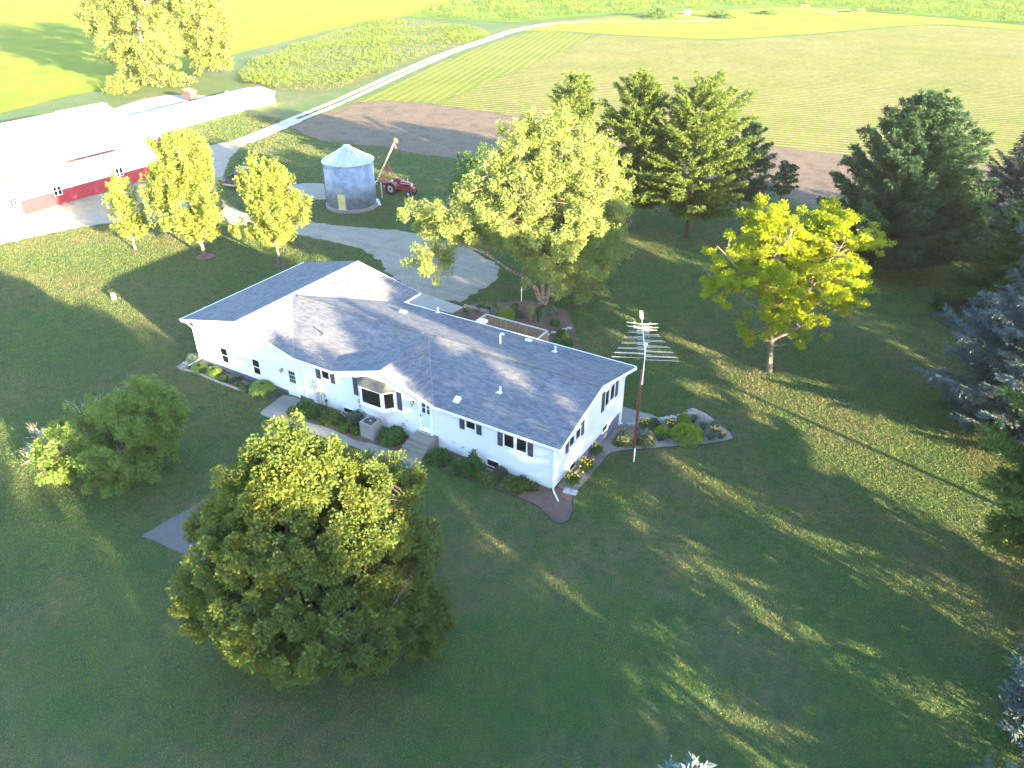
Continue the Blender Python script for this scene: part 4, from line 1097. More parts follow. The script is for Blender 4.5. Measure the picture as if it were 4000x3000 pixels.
# ------------------------------------------------------------------ grain bin
def bin_mat():
    t = NT('corrugated_galvanised'); v = t.coord(); sx = t.n('ShaderNodeSeparateXYZ'); t.l(v, sx.inputs[0])
    ang = t.math('ARCTAN2', sx.outputs['Y'], sx.outputs['X'])
    ring = t.math('FRACT', t.math('DIVIDE', sx.outputs['Z'], .82)); row = t.math('FLOOR', t.math('DIVIDE', sx.outputs['Z'], .82))
    seam = t.math('FRACT', t.math('ADD', t.math('MULTIPLY', ang, 1.114), t.math('MULTIPLY', row, .5)))
    c = t.mix(t.ramp(t.noise(v, 1.3, 6, .7), .42, .6), (.165, .215, .30), (.26, .31, .39))
    c = t.mix(t.math('MULTIPLY', t.ramp(seam, .0, .018, 1, 0), .55), c, (.16, .2, .28))
    c = t.mix(t.math('MULTIPLY', t.ramp(ring, .0, .04, 1, 0), .4), c, (.2, .24, .32))
    c = t.mix(t.math('MULTIPLY', t.ramp(t.noise(t.coord(scale=(1, 1, .12)), 2.5, 4, .7), .55, .75), .35), c, (.44, .47, .50))
    cor = t.math('SINE', t.math('MULTIPLY', sx.outputs['Z'], 6.283 / .105))
    t.pbr(c, .5, .4, .25, t.bump(cor, .55, .018)); return t.m
M_BIN = bin_mat()
M_BINROOF = nmat('galvanised_roof', (.36, .39, .41), [(1.5, .4, .65, (.43, .46, .48)), (7, .6, .75, (.36, .43, .5))], .45, .4, .25)
bc = np.array([-15.55, 34.45, float(gz(-15.55, 34.45))]); BR = 2.78; BE = 5.22; BT = 6.72
gb = thing('grain_bin', 'round corrugated steel grain bin with conical ribbed roof and yellow door', 'grain bin', bc)
MB().lathe([(2.98, -.2), (2.98, .34), (2.86, .38)], 40).build('foundation', M_CONC, gb)
MB().lathe([(BR, .382), (BR, BE)], 56).build('wall', M_BIN, gb, smooth=True)
rf = MB().lathe([(BR + .14, BE - .06), (BR + .14, BE), (.42, BT - .12), (.42, BT - .02)], 56).build('roof', M_BINROOF, gb)
m = MB()
for k in range(28):
    a = 6.283 * k / 28; c_, s_ = math.cos(a), math.sin(a)
    for (r0, r1) in ((BR + .15, .46),):
        z0, z1 = BE + .01, BT - .115; w_ = .035
        vs = []
        for (r_, z) in ((r0, z0), (r1, z1)):
            for d_, dz in ((-w_, 0), (-w_ * .6, .055), (w_ * .6, .055), (w_, 0)): vs.append((r_ * c_ - d_ * s_, r_ * s_ + d_ * c_, z + dz))
        m.add(vs, [(0, 1, 5, 4), (1, 2, 6, 5), (2, 3, 7, 6), (0, 3, 2, 1), (4, 5, 6, 7)])
m.build('roof_rib', nmat('rib_metal', (.33, .39, .45), [(5, .45, .6, (.55, .62, .68))], .45, .4, .3), rf)
MB().lathe([(.45, BT - .13), (.47, BT + .06), (.40, BT + .12), (.0, BT + .16)], 20).build('cap', M_BINROOF, rf)
def on_bin(ang, z, r=BR): return np.array([r * math.cos(ang), r * math.sin(ang), z])
AC_ = math.atan2(CAM[1] - bc[1], CAM[0] - bc[0])            # the side towards the house
M_YEL = nmat('faded_and_sunlit_yellow', (.50, .46, .17), [(3, .4, .7, (.42, .39, .16))], .7, .2)
ad = AC_ - .42
def curved(name, a0, a1, z0, z1, r0, r1, mat, parent, n=6):
    m = MB(); vs = []
    for i in range(n + 1):
        a = a0 + (a1 - a0) * i / n
        vs += [on_bin(a, z0, r0), on_bin(a, z1, r0), on_bin(a, z1, r1), on_bin(a, z0, r1)]
    fs = [(4 * i + j, 4 * i + (j + 1) % 4, 4 * i + 4 + (j + 1) % 4, 4 * i + 4 + j) for i in range(n) for j in range(4)] + [(0, 3, 2, 1), (4 * n, 4 * n + 1, 4 * n + 2, 4 * n + 3)]
    return m.add(vs, fs).build(name, mat, parent)
hw = .66 / 2 / BR * 1.25
dr = curved('door', ad - hw, ad + hw, .5, 2.1, BR + .02, BR + .06, M_YEL, gb)
m = MB()
for q in np.linspace(-.85, .85, 7):
    a = ad + hw * q; m.tube([on_bin(a, .55, BR + .062), on_bin(a, 2.05, BR + .062)], .012, 4)
m.build('door_rib', M_YEL, dr)
for q in (-1, 1): curved('door_frame', ad + q * hw * 1.08 - .012, ad + q * hw * 1.08 + .012, .42, 2.2, BR + .01, BR + .08, nmat('door_frame_metal', (.25, .28, .32), rough=.5, metal=.3), dr, 1)
curved('door_sill', ad - hw * 1.15, ad + hw * 1.15, .38, .48, BR + .01, BR + .14, M_GALV, dr)
al = AC_ - 1.42
ld = MB()
for q in (-.075, .075): ld.tube([on_bin(al + q, .9, BR + .12), on_bin(al + q, BE - .1, BR + .12)], .022, 5)
for z in np.arange(1.0, BE - .1, .3): ld.tube([on_bin(al - .075, z, BR + .12), on_bin(al + .075, z, BR + .12)], .016, 5)
for z in (1.1, 2.4, 3.7, 4.9):
    for q in (-.11, .11): ld.tube([on_bin(al + q, z, BR), on_bin(al + q * .7, z, BR + .13)], .03, 5)
ld.build('ladder', nmat('dark_ladder', (.09, .11, .16), rough=.5, metal=.3), gb)
ah = AC_ - .95
hp = [];
for q, r_, in ((-.11, BR - .25), (.11, BR - .25), (.22, BR - 1.15), (-.22, BR - 1.15)):
    z = BE + (BT - .12 - BE) * (BR + .14 - r_) / (BR + .14 - .42); hp.append(on_bin(ah + q, z + .07, r_))
MB().slab(hp, .06).build('hatch', nmat('pale_hatch', (.60, .62, .45), [(3, .4, .7, (.5, .55, .5))], .5), rf)
# lettering high on the wall: U X -
M_INK = nmat('dark_lettering', (.05, .06, .09), rough=.8)
def strokes(a0, z0, size, segs):
    m = MB()
    for (x0, y0, x1, y1) in segs:
        n = 4; w_ = size * .13
        dx, dy = x1 - x0, y1 - y0; l_ = math.hypot(dx, dy); nx, ny_ = -dy / l_ * .13 / 2, dx / l_ * .13 / 2
        for i in range(n):
            p = []
            for t_, s_ in ((i / n, -1), ((i + 1) / n, -1), ((i + 1) / n, 1), (i / n, 1)):
                x = x0 + dx * t_ + nx * s_; y = y0 + dy * t_ + ny_ * s_
                p.append(on_bin(a0 + x * size / BR, z0 + y * size, BR + .022))
            m.add(p, [(0, 1, 2, 3)])
    return m
tz = BE - .62
lt = strokes(AC_ - 1.21, tz, .42, ((.08, 1, .08, .2), (.08, .2, .2, .05), (.2, .05, .45, .05), (.45, .05, .56, .2), (.56, .2, .56, 1)))
b_ = strokes(AC_ - 1.07, tz, .42, ((.05, 0, .6, 1), (.05, 1, .6, 0))); lt.add(b_.v, b_.f)
b_ = strokes(AC_ - .94, tz, .42, ((.05, .5, .5, .5),)); lt.add(b_.v, b_.f)
lt.build('lettering', M_INK, gb)
curved('emblem', AC_ - 1.36, AC_ - 1.25, tz, tz + .34, BR + .012, BR + .018, nmat('dark_red_emblem', (.13, .05, .07), rough=.7), gb, 3)
mo = gnd(*Z4(1035, 965)); mt = thing('drying_fan', 'white drying fan with dark housing on a small slab by the grain bin', 'fan', mo, 2.4)
MB().tube([(-.35, 0, .42), (.12, 0, .42)], .24, 14).build('housing', M_WHITE, mt)
MB().tube([(.125, 0, .42), (.42, 0, .42)], .28, 14).build('fan_drum', nmat('dark_drum', (.06, .065, .07), rough=.6), mt)
MB().box((0, 0, .09), (1.25, .7, .12)).box((-.2, 0, .19), (.1, .4, .2)).box((.27, 0, .17), (.1, .4, .16)).build('base', M_GALV, mt)
pp = gnd(*Z4(1075, 892)); t_ = thing('utility_post', 'grey wooden post with a conduit beside the grain bin', 'post', pp)
M_GREYW = nmat('grey_wood', (.20, .19, .175), [(9, .4, .7, (.13, .125, .12))], .9)
MB().box((0, 0, .75), (.12, .12, 1.5)).build('post', M_GREYW, t_); MB().tube([(.14, .03, -.1), (.14, .03, 1.75), (.04, .03, 1.8)], .05, 6).build('conduit', M_GALV, t_)

# ------------------------------------------------------------------ tractor
M_RED = nmat('faded_tractor_red', (.25, .028, .034), [(2.5, .45, .7, (.31, .055, .055)), (9, .58, .75, (.15, .045, .04))], .5, .4)
M_TYRE = nmat('tyre_rubber', (.028, .028, .034), [(6, .45, .7, (.055, .05, .048))], .85, .2)
M_CREAM = nmat('cream_rim', (.52, .47, .40), [(6, .45, .7, (.36, .30, .26))], .6)
tr0 = np.array([-14.35, 40.75, float(gz(-14, 40))])
tr = thing('tractor', 'old faded red tractor with cream wheel hubs parked behind the grain bin', 'tractor', tr0, rad(7))
def wheel(name, c, r, w_, parent, rim=.62, lugs=0):
    o = MB().wheel(c, r, w_, (0, 1, 0), 28, r * rim).build(name, M_TYRE, parent)
    if lugs:
        m = MB()
        for k in range(lugs):
            a = 6.283 * k / lugs
            for s in (-1, 1):
                p = np.array(c) + np.array([math.cos(a + .06 * s) * r, s * w_ * .22, math.sin(a + .06 * s) * r]); m.tube([p - np.array([0, s * w_ * .2, 0]), p + np.array([-math.sin(a), 0, math.cos(a)]) * .07 * s + np.array([0, s * w_ * .22, 0])], .03, 4)
        m.build('lug', M_TYRE, o)
    MB().wheel(c, r * rim * .98, w_ * .55, (0, 1, 0), 24, r * .2).build('rim', M_CREAM if lugs else nmat('grey_rim', (.45, .43, .40), rough=.6), o)
    MB().wheel(c, r * .26, w_ * .8, (0, 1, 0), 12).build('hub', M_RED if lugs else M_CREAM, o)
    return o
for s in (-1, 1): wheel('rear_wheel', (0, s * .86, .74), .76, .40, tr, .56, 22)
for s in (-1, 1): wheel('front_wheel', (2.3, s * .72, .36), .37, .20, tr, .55)
m = MB().b2((-.35, -.22, .55), (1.1, .22, 1.02)).tube([(0, -.9, .74), (0, .9, .74)], .10, 10).b2((1.1, -.2, .6), (2.25, .2, .98)).b2((2.1, -.1, .42), (2.5, .1, .7)).tube([(2.3, -.72, .40), (2.3, -.3, .60), (2.3, .3, .60), (2.3, .72, .40)], .055, 8)
m.build('chassis', M_RED, tr, bevel=.02)
m = MB(); pr = [(.95, .98), (.95, 1.52), (1.15, 1.58), (2.25, 1.50), (2.42, 1.46), (2.42, 1.05), (2.3, .95)]
hv = [(x, -.27, z) for x, z in pr] + [(x, .27, z) for x, z in pr]; k = len(pr)
m.add(hv, [tuple(range(k)), tuple(range(k, 2 * k))[::-1]] + [(i, k + i, k + (i + 1) % k, (i + 1) % k) for i in range(k)])
hd = m.build('hood', M_RED, tr, bevel=.035)
for s in (-1, 1): MB().b2((1.05, s * .272, 1.36), (2.3, s * .280, 1.42)).build('stripe', M_CREAM, hd)
for s in (-1, 1): MB().b2((1.45, s * .272, 1.04), (2.15, s * .277, 1.26)).build('engine_opening', M_DARK, hd)
MB().b2((2.421, -.22, 1.06), (2.45, .22, 1.43)).build('grille', M_GALV, tr)
MB().b2((2.43, -.36, .62), (2.78, .36, .95)).build('front_bolster', M_RED, tr, bevel=.03)
MB().tube([(1.85, .08, 1.5), (1.85, .08, 1.95)], .065, 10).build('air_stack', M_CREAM, tr)
MB().tube([(1.35, -.1, 1.55), (1.35, -.1, 1.80)], .035, 8).build('exhaust', M_CREAM, tr)
for s in (-1, 1):
    m = MB(); P = [(.78 * math.cos(a) * 1.12, 1.10 * .8 * math.sin(a) + .74) for a in np.linspace(rad(12), rad(140), 9)]
    vs = [(x, s * .62, z) for x, z in P] + [(x, s * 1.05, z) for x, z in P] + [(x * .97, s * .62, z - .03) for x, z in P] + [(x * .97, s * 1.05, z - .03) for x, z in P]; q = len(P)
    m.add(vs, [(i, i + 1, q + i + 1, q + i) for i in range(q - 1)] + [(2 * q + i, 3 * q + i, 3 * q + i + 1, 2 * q + i + 1) for i in range(q - 1)] + [(i, 2 * q + i, 2 * q + i + 1, i + 1) for i in range(q - 1)] + [(q + i, q + i + 1, 3 * q + i + 1, 3 * q + i) for i in range(q - 1)])
    m.b2((-.4, s * .6, .74), (.55, s * .62, 1.45)); m.build('fender', M_RED, tr)
MB().b2((-.25, -.24, 1.12), (.2, .24, 1.2)).b2((-.32, -.24, 1.2), (-.25, .24, 1.55)).b2((-.1, -.08, 1.0), (.05, .08, 1.13)).build('seat', nmat('pale_seat', (.5, .48, .46), rough=.7), tr)
m = MB(); sc = np.array([.55, 0, 1.62]); sa = nrmz(np.array([-.45, 0, 1.])); b1 = np.array([0, 1., 0]); b2_ = np.cross(sa, b1)
m.tube([sc + .2 * (b1 * math.cos(a) + b2_ * math.sin(a)) for a in np.linspace(0, 6.283, 19)], .017, 6, False); m.tube([sc, sc - sa * .5], .02, 6); m.tube([sc - b1 * .2, sc + b1 * .2], .012, 5)
m.build('steering_wheel', M_DARK, tr)

# ------------------------------------------------------------------ auger
a0 = np.array([-18.35, 42.0, float(gz(-18, 42)) + .1]); a1 = np.array([-14.72, 42.05, 5.2]); av = a1 - a0
au = thing('grain_auger', 'slanting pale yellow grain auger tube on a red frame rising behind the tractor', 'auger', (a0[0], a0[1], a0[2] - .1))
La = lambda p: np.asarray(p, float) - np.array([a0[0], a0[1], a0[2] - .1])
M_YTUBE = nmat('pale_yellow_tube', (.62, .54, .26), [(2.5, .45, .7, (.70, .66, .48))], .5, .35); M_ORG = nmat('orange_paint', (.60, .24, .05), [(4, .5, .7, (.5, .3, .12))], .6)
MB().tube([La(a0), La(a0 + av * .86)], .095, 14).build('tube', M_YTUBE, au)
MB().tube([La(a0 + av * .861), La(a0 + av * .98)], .09, 14).build('tube_head', nmat('white_red_band', (.62, .55, .5), [(3, .5, .6, (.5, .1, .1))], .5), au)
for s in (.10, .2, .36, .42): MB().tube([La(a0 + av * s), La(a0 + av * (s + .012))], .115, 12).build('band', M_ORG, au)
hd_ = a0 + av * .975; MB().tube([La(hd_), La(hd_) + [.05, 0, .22], La(hd_) + [.22, 0, .12], La(hd_) + [.3, 0, -.15]], [.12, .16, .16, .12], 8).build('spout', M_ORG, au)
q = a0 + av * .93; MB().tube([La(q) + [.15, -.05, -.2], La(q) + [.28, -.05, -.55]], .11, 10).build('gearbox', M_RED, au)
axl = np.array([-16.3, 42.3, float(gz(-16, 42)) + .34])
m = MB()
for s in (-.75, .75):
    m.tube([La(a0 + av * .52), La(axl + [1.6, s * .25, 0])], .045, 6)
    m.tube([La(a0 + av * .06), La(axl + [0, s * .8, 0]), La(axl + [1.7, s * .5, .12])], .04, 6)
    m.tube([La(a0 + av * .40), La(axl + [0, s * .8, 0])], .035, 6)
m.tube([La(a0 + av * .1) + [.3, -.3, .45], La(np.array([-14.9, 41.1, .55]))], .07, 6).tube([La(a0 + av * .1) + [.35, -.5, .3], La(np.array([-14.9, 40.8, .5]))], .05, 6)
m.tube([La(axl - [0, 1.0, 0]), La(axl + [0, 1.0, 0])], .05, 6)
m.build('frame', nmat('bright_red_frame', (.50, .07, .06), [(4, .5, .7, (.4, .1, .08))], .55), au)
for s in (-1, 1): wheel('wheel', La(axl + [0, s * 1.05, 0]), .36, .18, au, .5)
MB().tube([La(a0) + [.1, -.1, .25], La(np.array([-14.75, 40.75, .25]))], .05, 6).build('drive_shaft', M_DARK, au)
MB().lathe([(.26, -.05), (.3, .25), (.2, .3)], 12, La(a0)).build('intake', M_GALV, au)

# ------------------------------------------------------------------ pickup behind the young maple
M_NAVY = nmat('dark_blue_paint', (.020, .022, .040), rough=.3, spec=.5)
tk0 = np.array([-32.25, 31.3, float(gz(-32, 31))]); tk = thing('pickup_truck', 'dark blue pickup parked on the grass beyond the rightmost young maple, tail towards the yard', 'pickup', tk0, rad(98))
def side_prism(m, prof, y0, y1):
    k = len(prof); m.add([(x, y0, z) for x, z in prof] + [(x, y1, z) for x, z in prof], [tuple(range(k)), tuple(range(k, 2 * k))[::-1]] + [(i, k + i, k + (i + 1) % k, (i + 1) % k) for i in range(k)]); return m
m = MB(); W2 = .95
for s in (-1, 1): side_prism(m, [(0, .55), (0, 1.22), (2.0, 1.24), (2.0, .55), (1.62, .55), (1.5, .86), (1.2, .97), (.9, .86), (.78, .55)], s * W2, s * (W2 - .12))
m.b2((0, -.83, .55), (.08, .83, 1.2)).b2((.08, -.83, .55), (2.0, .83, .66))
side_prism(m, [(2.003, .45), (2.003, 1.26), (3.95, 1.2), (5.45, 1.08), (5.5, .5), (4.95, .5), (4.8, .86), (4.5, .96), (4.2, .86), (4.05, .45)], -W2, W2)
m.build('body', M_NAVY, tk, bevel=.03)
side_prism(MB(), [(2.05, 1.262), (2.2, 1.86), (3.45, 1.86), (4.0, 1.21)], -.82, .82).build('cab', M_NAVY, tk, bevel=.04)
for s in (-1, 1): side_prism(MB(), [(2.18, 1.32), (2.28, 1.76), (3.35, 1.76), (3.75, 1.32)], s * .822, s * .828).build('side_window', M_GLASS, tk)
MB().add([(3.53, -.72, 1.8), (3.53, .72, 1.8), (3.98, .76, 1.26), (3.98, -.76, 1.26)], [(0, 1, 2, 3)]).build('windscreen', M_GLASS, tk)
for s in (-1, 1): MB().b2((-.03, s * .80, .78), (.06, s * .955, 1.12)).build('tail_light', nmat('tail_red', (.35, .02, .03), rough=.3), tk)
MB().b2((-.16, -.93, .42), (0, .93, .58)).build('bumper', nmat('grey_bumper', (.32, .33, .36), rough=.35, metal=.5), tk)
for x in (1.2, 4.5):
    for s in (-1, 1): wheel('wheel', (x, s * .82, .37), .37, .24, tk, .6)

# ------------------------------------------------------------------ the machine shed and the long low shed
def ribbed(name, col, pitch=.3, stain=None, ax='Y'):
    t = NT(name); v = t.coord(); sx = t.n('ShaderNodeSeparateXYZ'); t.l(v, sx.inputs[0])
    fr_ = t.math('FRACT', t.math('DIVIDE', sx.outputs[ax], pitch)); rib = t.ramp(t.math('ABSOLUTE', t.math('SUBTRACT', fr_, .5)), .05, .14, 1, 0)
    c = t.mix(t.math('MULTIPLY', t.ramp(t.noise(v, .8, 5, .7), .45, .75), .25), col, [x * .8 for x in col]) if stain is None else t.mix(t.ramp(t.noise(v, .8, 5, .7), .45, .75), col, stain)
    t.pbr(c, .45, .35, 0, t.bump(rib, .7, .03)); return t.m
M_WSTEEL = ribbed('white_ribbed_steel', (.76, .78, .78)); M_RSTEEL = ribbed('red_ribbed_steel', (.30, .028, .040)); M_ROOFW = ribbed('white_roof_steel', (.74, .78, .79), .4)
barn = thing('machine_shed', 'large white metal machine shed with a red band along its foot', 'barn', (0, 0, 0))
BX, B0, B1, EV, RX, RZ = -44.05, 2.0, 31.6, 4.05, -54.3, 6.85
BX2 = 2 * RX - BX; gb0 = -.6
poly_obj('wall', [[(BX, B0, gb0), (BX, B1, gb0), (BX, B1, EV), (BX, B0, EV)], [(BX, B1, gb0), (BX2, B1, gb0), (BX2, B1, EV), (RX, B1, RZ - .1), (BX, B1, EV)], [(BX2, B1, gb0), (BX2, B0, gb0), (BX2, B0, EV), (BX2, B1, EV)], [(BX2, B0, gb0), (BX, B0, gb0), (BX, B0, EV), (RX, B0, RZ - .1), (BX2, B0, EV)]], M_WSTEEL, barn)
MB().b2((BX + .003, 12.7, gb0), (BX + .03, B1, 1.0)).build('wainscot', M_RSTEEL, barn)
MB().b2((BX + .03, 12.7, 1.0), (BX + .06, B1, 1.05)).build('drip_edge', M_WHITE, barn)
sl = (RZ - EV) / (RX - BX); ex = BX + .45
rf = MB().slab([(ex, B0 - .3, EV - .12 + .12), (ex, B1 + .35, EV), (RX, B1 + .35, RZ), (RX, B0 - .3, RZ)], .10).slab([(RX, B0 - .3, RZ), (RX, B1 + .35, RZ), (2 * RX - ex, B1 + .35, EV), (2 * RX - ex, B0 - .3, EV)], .10).build('roof', M_ROOFW, barn)
MB().b2((RX - .35, 6, RZ - .02), (RX + .35, 25.6, RZ + .06)).b2((RX - .5, 25.6, RZ - .02), (RX + .5, B1 + .3, RZ + .16)).build('ridge_vent', M_ROOFW, rf)
MB().b2((ex - .02, B0 - .3, EV - .24), (ex + .02, B1 + .35, EV - .02)).build('fascia', nmat('dark_red_trim', (.20, .04, .045), rough=.6), rf)
def bwin(y0, y1, z0, z1):
    m = MB(); x = BX; e = .07
    m.b2((x, y0 - e, z1), (x + .06, y1 + e, z1 + e)).b2((x, y0 - e, z0 - e), (x + .06, y1 + e, z0)).b2((x, y0 - e, z0), (x + .06, y0, z1)).b2((x, y1, z0), (x + .06, y1 + e, z1)).b2((x, (y0 + y1) / 2 - e, z0), (x + .06, (y0 + y1) / 2 + e, z1))
    o = m.build('window', M_WHITE, barn); ym = (y0 + y1) / 2
    MB().b2((x + .003, y0, z0), (x + .03, ym - e, z1)).build('pane', M_GLASS, o); MB().b2((x + .003, ym + e, z0), (x + .03, y1, z1)).build('pane', M_GLASS, o)
def barn_wall(u, v):
    d = FWD + RGT * (u - 2000) / FPX - UPV * (v - 1500) / FPX; return CAM + d * ((BX - CAM[0]) / d[0])
for (a, b) in ((Z3(826, 658), Z3(880, 682)), (Z3(376, 797), Z3(438, 815)), ):
    p = barn_wall(*a); q = barn_wall(*b); zc = (p[2] + q[2]) / 2; bwin(p[1], q[1], zc - .68, zc + .22)
p = barn_wall(*Z3(92, 893)); bwin(p[1] - .3, p[1] + .3, p[2] - .5, p[2] + .3)
p = barn_wall(*Z3(50, 985)); MB().b2((BX + .003, p[1] - .5, gb0 + .2), (BX + .05, p[1] + .5, gb0 + 2.2)).build('door', M_YEL, barn)  # reddish door, the yellow of low sun on it painted as its colour
MB().b2((BX + .003, 3.0, gb0 + .2), (BX + .08, 9.0, 3.6)).build('sliding_door', M_WSTEEL, barn)
# long low shed
s0 = np.array([-61.6, 33.0]); s1 = np.array([-64.9, 70.7]); sd_ = s1 - s0; SL = np.linalg.norm(sd_); rzs = math.atan2(sd_[1], sd_[0])
shed = thing('livestock_shed', 'long low white shed stretching behind the machine shed', 'shed', (s0[0], s0[1], -.6), rzs)
WZ, RW, RH, SB = 2.0, 6.4, 2.55, 6.4
poly_obj('wall', [[(0, 0, 0), (SL, 0, 0), (SL, 0, WZ), (0, 0, WZ)], [(SL, 0, 0), (SL, RW, 0), (SL, RW, WZ), (SL, RW / 2, RH - .05), (SL, 0, WZ)], [(SL, RW, 0), (0, RW, 0), (0, RW, WZ), (SL, RW, WZ)], [(0, RW, 0), (0, 0, 0), (0, 0, WZ), (0, RW / 2, RH - .05), (0, RW, WZ)]], M_WSTEEL, shed)
rf = MB().slab([(-.2, -.3, WZ), (SL + .2, -.3, WZ), (SL + .2, RW / 2, RH), (-.2, RW / 2, RH)], .08).slab([(-.2, RW / 2, RH), (SL + .2, RW / 2, RH), (SL + .2, RW + .3, WZ), (-.2, RW + .3, WZ)], .08).build('roof', M_ROOFW, shed)
for x in (6, 12.5, 21, 30): MB().lathe([(.22, -.1), (.22, .35), (.32, .4), (.05, .55)], 12, (x, RW / 2, RH)).build('roof_vent', M_WHITE, rf)
for x0, x1, z0, z1 in ((SL - 4.6, SL - 3.0, .5, 1.3), (12.4, 13.6, .5, 1.4), (14.4, 15.0, .6, 1.2)):
    MB().b2((x0, -.05, z0), (x1, -.003, z1)).build('window', nmat('dull_grey_panel', (.30, .31, .33), rough=.5), shed)
MB().b2((SL - 7.6, -.5, 0), (SL - 6.6, -.003, .7)).build('feed_door', nmat('brown_panel', (.25, .16, .12), rough=.8), shed)
fd = gnd(*ZJ(467, 292)); t_ = thing('feed_hopper', 'small feed hopper with rusty lid on the concrete yard beyond the long low shed', 'feeder', fd, rzs)
MB().box((0, 0, .75), (1.5, 1.5, 1.5)).build('bin_body', nmat('dark_red_brown', (.11, .045, .05), rough=.8), t_)
MB().add([(-.9, -.9, 1.5), (.9, -.9, 1.5), (.9, .9, 1.9), (-.9, .9, 1.9), (-.9, -.9, 1.58), (.9, -.9, 1.58), (.9, .9, 1.98), (-.9, .9, 1.98)], [(3, 2, 1, 0), (4, 5, 6, 7), (0, 1, 5, 4), (1, 2, 6, 5), (2, 3, 7, 6), (3, 0, 4, 7)]).build('lid', nmat('rusty_lid', (.38, .17, .08), [(3, .4, .7, (.3, .14, .1))], .8), t_)

# ------------------------------------------------------------------ yard objects
p = gnd(*Z3(822, 1602)); t_ = thing('well_cap', 'short pinkish concrete stub standing alone on the side lawn', 'well cap', p)
MB().lathe([(.20, -.1), (.195, .52), (.16, .56), (.0, .57)], 18).build('stub', nmat('pink_concrete', (.42, .34, .29), [(6, .4, .7, (.34, .28, .24))], .9), t_)
MB().lathe([(.215, .44), (.215, .50)], 18).build('collar', M_CONC, t_)
p = gnd(806, 1206, 3.0)
t_ = thing('eave_dish', 'small white rounded dish fixed at the garage eave, only its rim showing past the gutter', 'dish', p)
MB().lathe([(.02, -.06), (.14, -.035), (.235, .02), (.25, .05), (.225, .045), (.13, -.01), (.0, -.03)], 22).build('dish', M_PVC, t_, smooth=True)
MB().tube([(0, 0, -.06), (.15, 0, -.22), (max(.3, -.02 - p[0]), 0, -.30)], .03, 8).build('bracket', M_GALV, t_)
# deck
dk = thing('deck', 'weathered wooden deck with slatted railing behind the house', 'deck', (15.8, 9.31, 0))
M_DECKW = nmat('weathered_deck_wood', (.30, .215, .13), [(5, .4, .7, (.21, .15, .095)), (18, .5, .7, (.36, .27, .18))], .85)
M_RAIL = nmat('grey_pink_rail', (.40, .34, .30), [(7, .4, .7, (.33, .28, .25))], .85)
DW, DD, DZ = 5.35, 4.55, .86
m = MB()
for i in range(32): m.b2((0, i * .142, DZ - .04), (DW, i * .142 + .135, DZ))
m.build('deck_board', M_DECKW, dk)
m = MB()
for x in (.05, DW / 3, 2 * DW / 3, DW - .05):
    for y in (.3, DD - .06): m.box((x, y, (DZ - 1.2) / 2 + .2), (.13, .13, DZ + 1.1))
m.build('footing_post', M_DECKW, dk)
def rail(a, b, n):
    a = np.array(a); b = np.array(b); d_ = b - a; L_ = np.linalg.norm(d_); ang = math.atan2(d_[1], d_[0]); c = (a + b) / 2
    MB().box((c[0], c[1], DZ + 1.0), (L_ + .14, .15, .045), ang).build('top_rail', M_RAIL, dk)
    MB().box((c[0], c[1], DZ + .12), (L_, .05, .09), ang).box((c[0], c[1], DZ + .93), (L_, .05, .09), ang).build('bottom_rail', M_DECKW, dk)
    m = MB()
    for i in range(n):
        q = a + d_ * (i + .5) / n; m.box((q[0], q[1], DZ + .5), (.045, .045, .84), ang)
    m.build('baluster', M_DECKW, dk)
rail((.03, .9), (.03, DD), 26); rail((.03, DD), (DW, DD), 40); rail((DW, DD), (DW, 2.6), 14)
for x, y in ((.03, DD), (DW / 3, DD), (2 * DW / 3, DD), (DW, DD), (DW, 2.6), (.03, 2.6), (.03, .9)): MB().box((x, y, DZ + .47), (.1, .1, 1.0)).build('rail_post', M_DECKW, dk)
p = gnd(*ZB(852, 462), 1.95)
t_ = thing('patio_table', 'round white table at the end of the wooden deck by the house eave', 'table', (p[0] + .38, p[1] - .1, DZ))
MB().lathe([(.06, .98), (.33, .985), (.42, 1.03), (.43, 1.06), (.36, 1.05), (.0, 1.03)], 28).build('table_top', M_PVC, t_)
MB().lathe([(.2, .0), (.05, .1), (.045, .95), (.08, .98)], 12).build('pedestal', M_PVC, t_)
p = gnd(*ZB(1380, 246)); q = above(*ZB(1380, 70), p); H_ = q[2] - p[2]
t_ = thing('marker_pole', 'thin white pole standing at the edge of the mulch bed below the leaning birch stem', 'pole', p)
MB().tube([(0, 0, -.1), (0, 0, H_)], .033, 8).build('pole', M_PVC, t_); MB().lathe([(.045, H_), (.045, H_ + .03), (.0, H_ + .05)], 8).build('cap', M_PVC, t_)
# stones
M_STONE = stone_mat('retaining_block', (.31, .285, .25), (.24, .225, .205), (.19, .18, .165), 16, .02)
M_FLAG = stone_mat('flagstone', (.42, .39, .33), (.34, .31, .27), (.27, .25, .22), 12, .015)
def stone(name, label, u, v, sx, sy, sz, group, rng, mat, cat='stone', fn=None):
    p = gnd(*(fn(u, v) if fn else (u, v))); m = MB(); k = 9; P = []
    for i in range(k):
        a = 6.283 * i / k + rng.uniform(-.15, .15); P.append((sx * .5 * math.cos(a) * rng.uniform(.88, 1.1), sy * .5 * math.sin(a) * rng.uniform(.88, 1.1)))
    vs = [(x, y, -.05) for x, y in P] + [(x * 1.03, y * 1.03, sz * .6) for x, y in P] + [(x * .86, y * .86, sz) for x, y in P]
    m.add(vs, [tuple(range(k))[::-1], tuple(range(2 * k, 3 * k))] + [(j * k + i, j * k + (i + 1) % k, (j + 1) * k + (i + 1) % k, (j + 1) * k + i) for j in range(2) for i in range(k)])
    o = m.build(name, mat); o.location = [float(x) for x in p]; o.rotation_euler = (0, 0, rng.uniform(-.3, .6)); prop(o, label, cat, group); return o
rs = random.Random(4)
G_ = 'retaining stones round the rock bed'
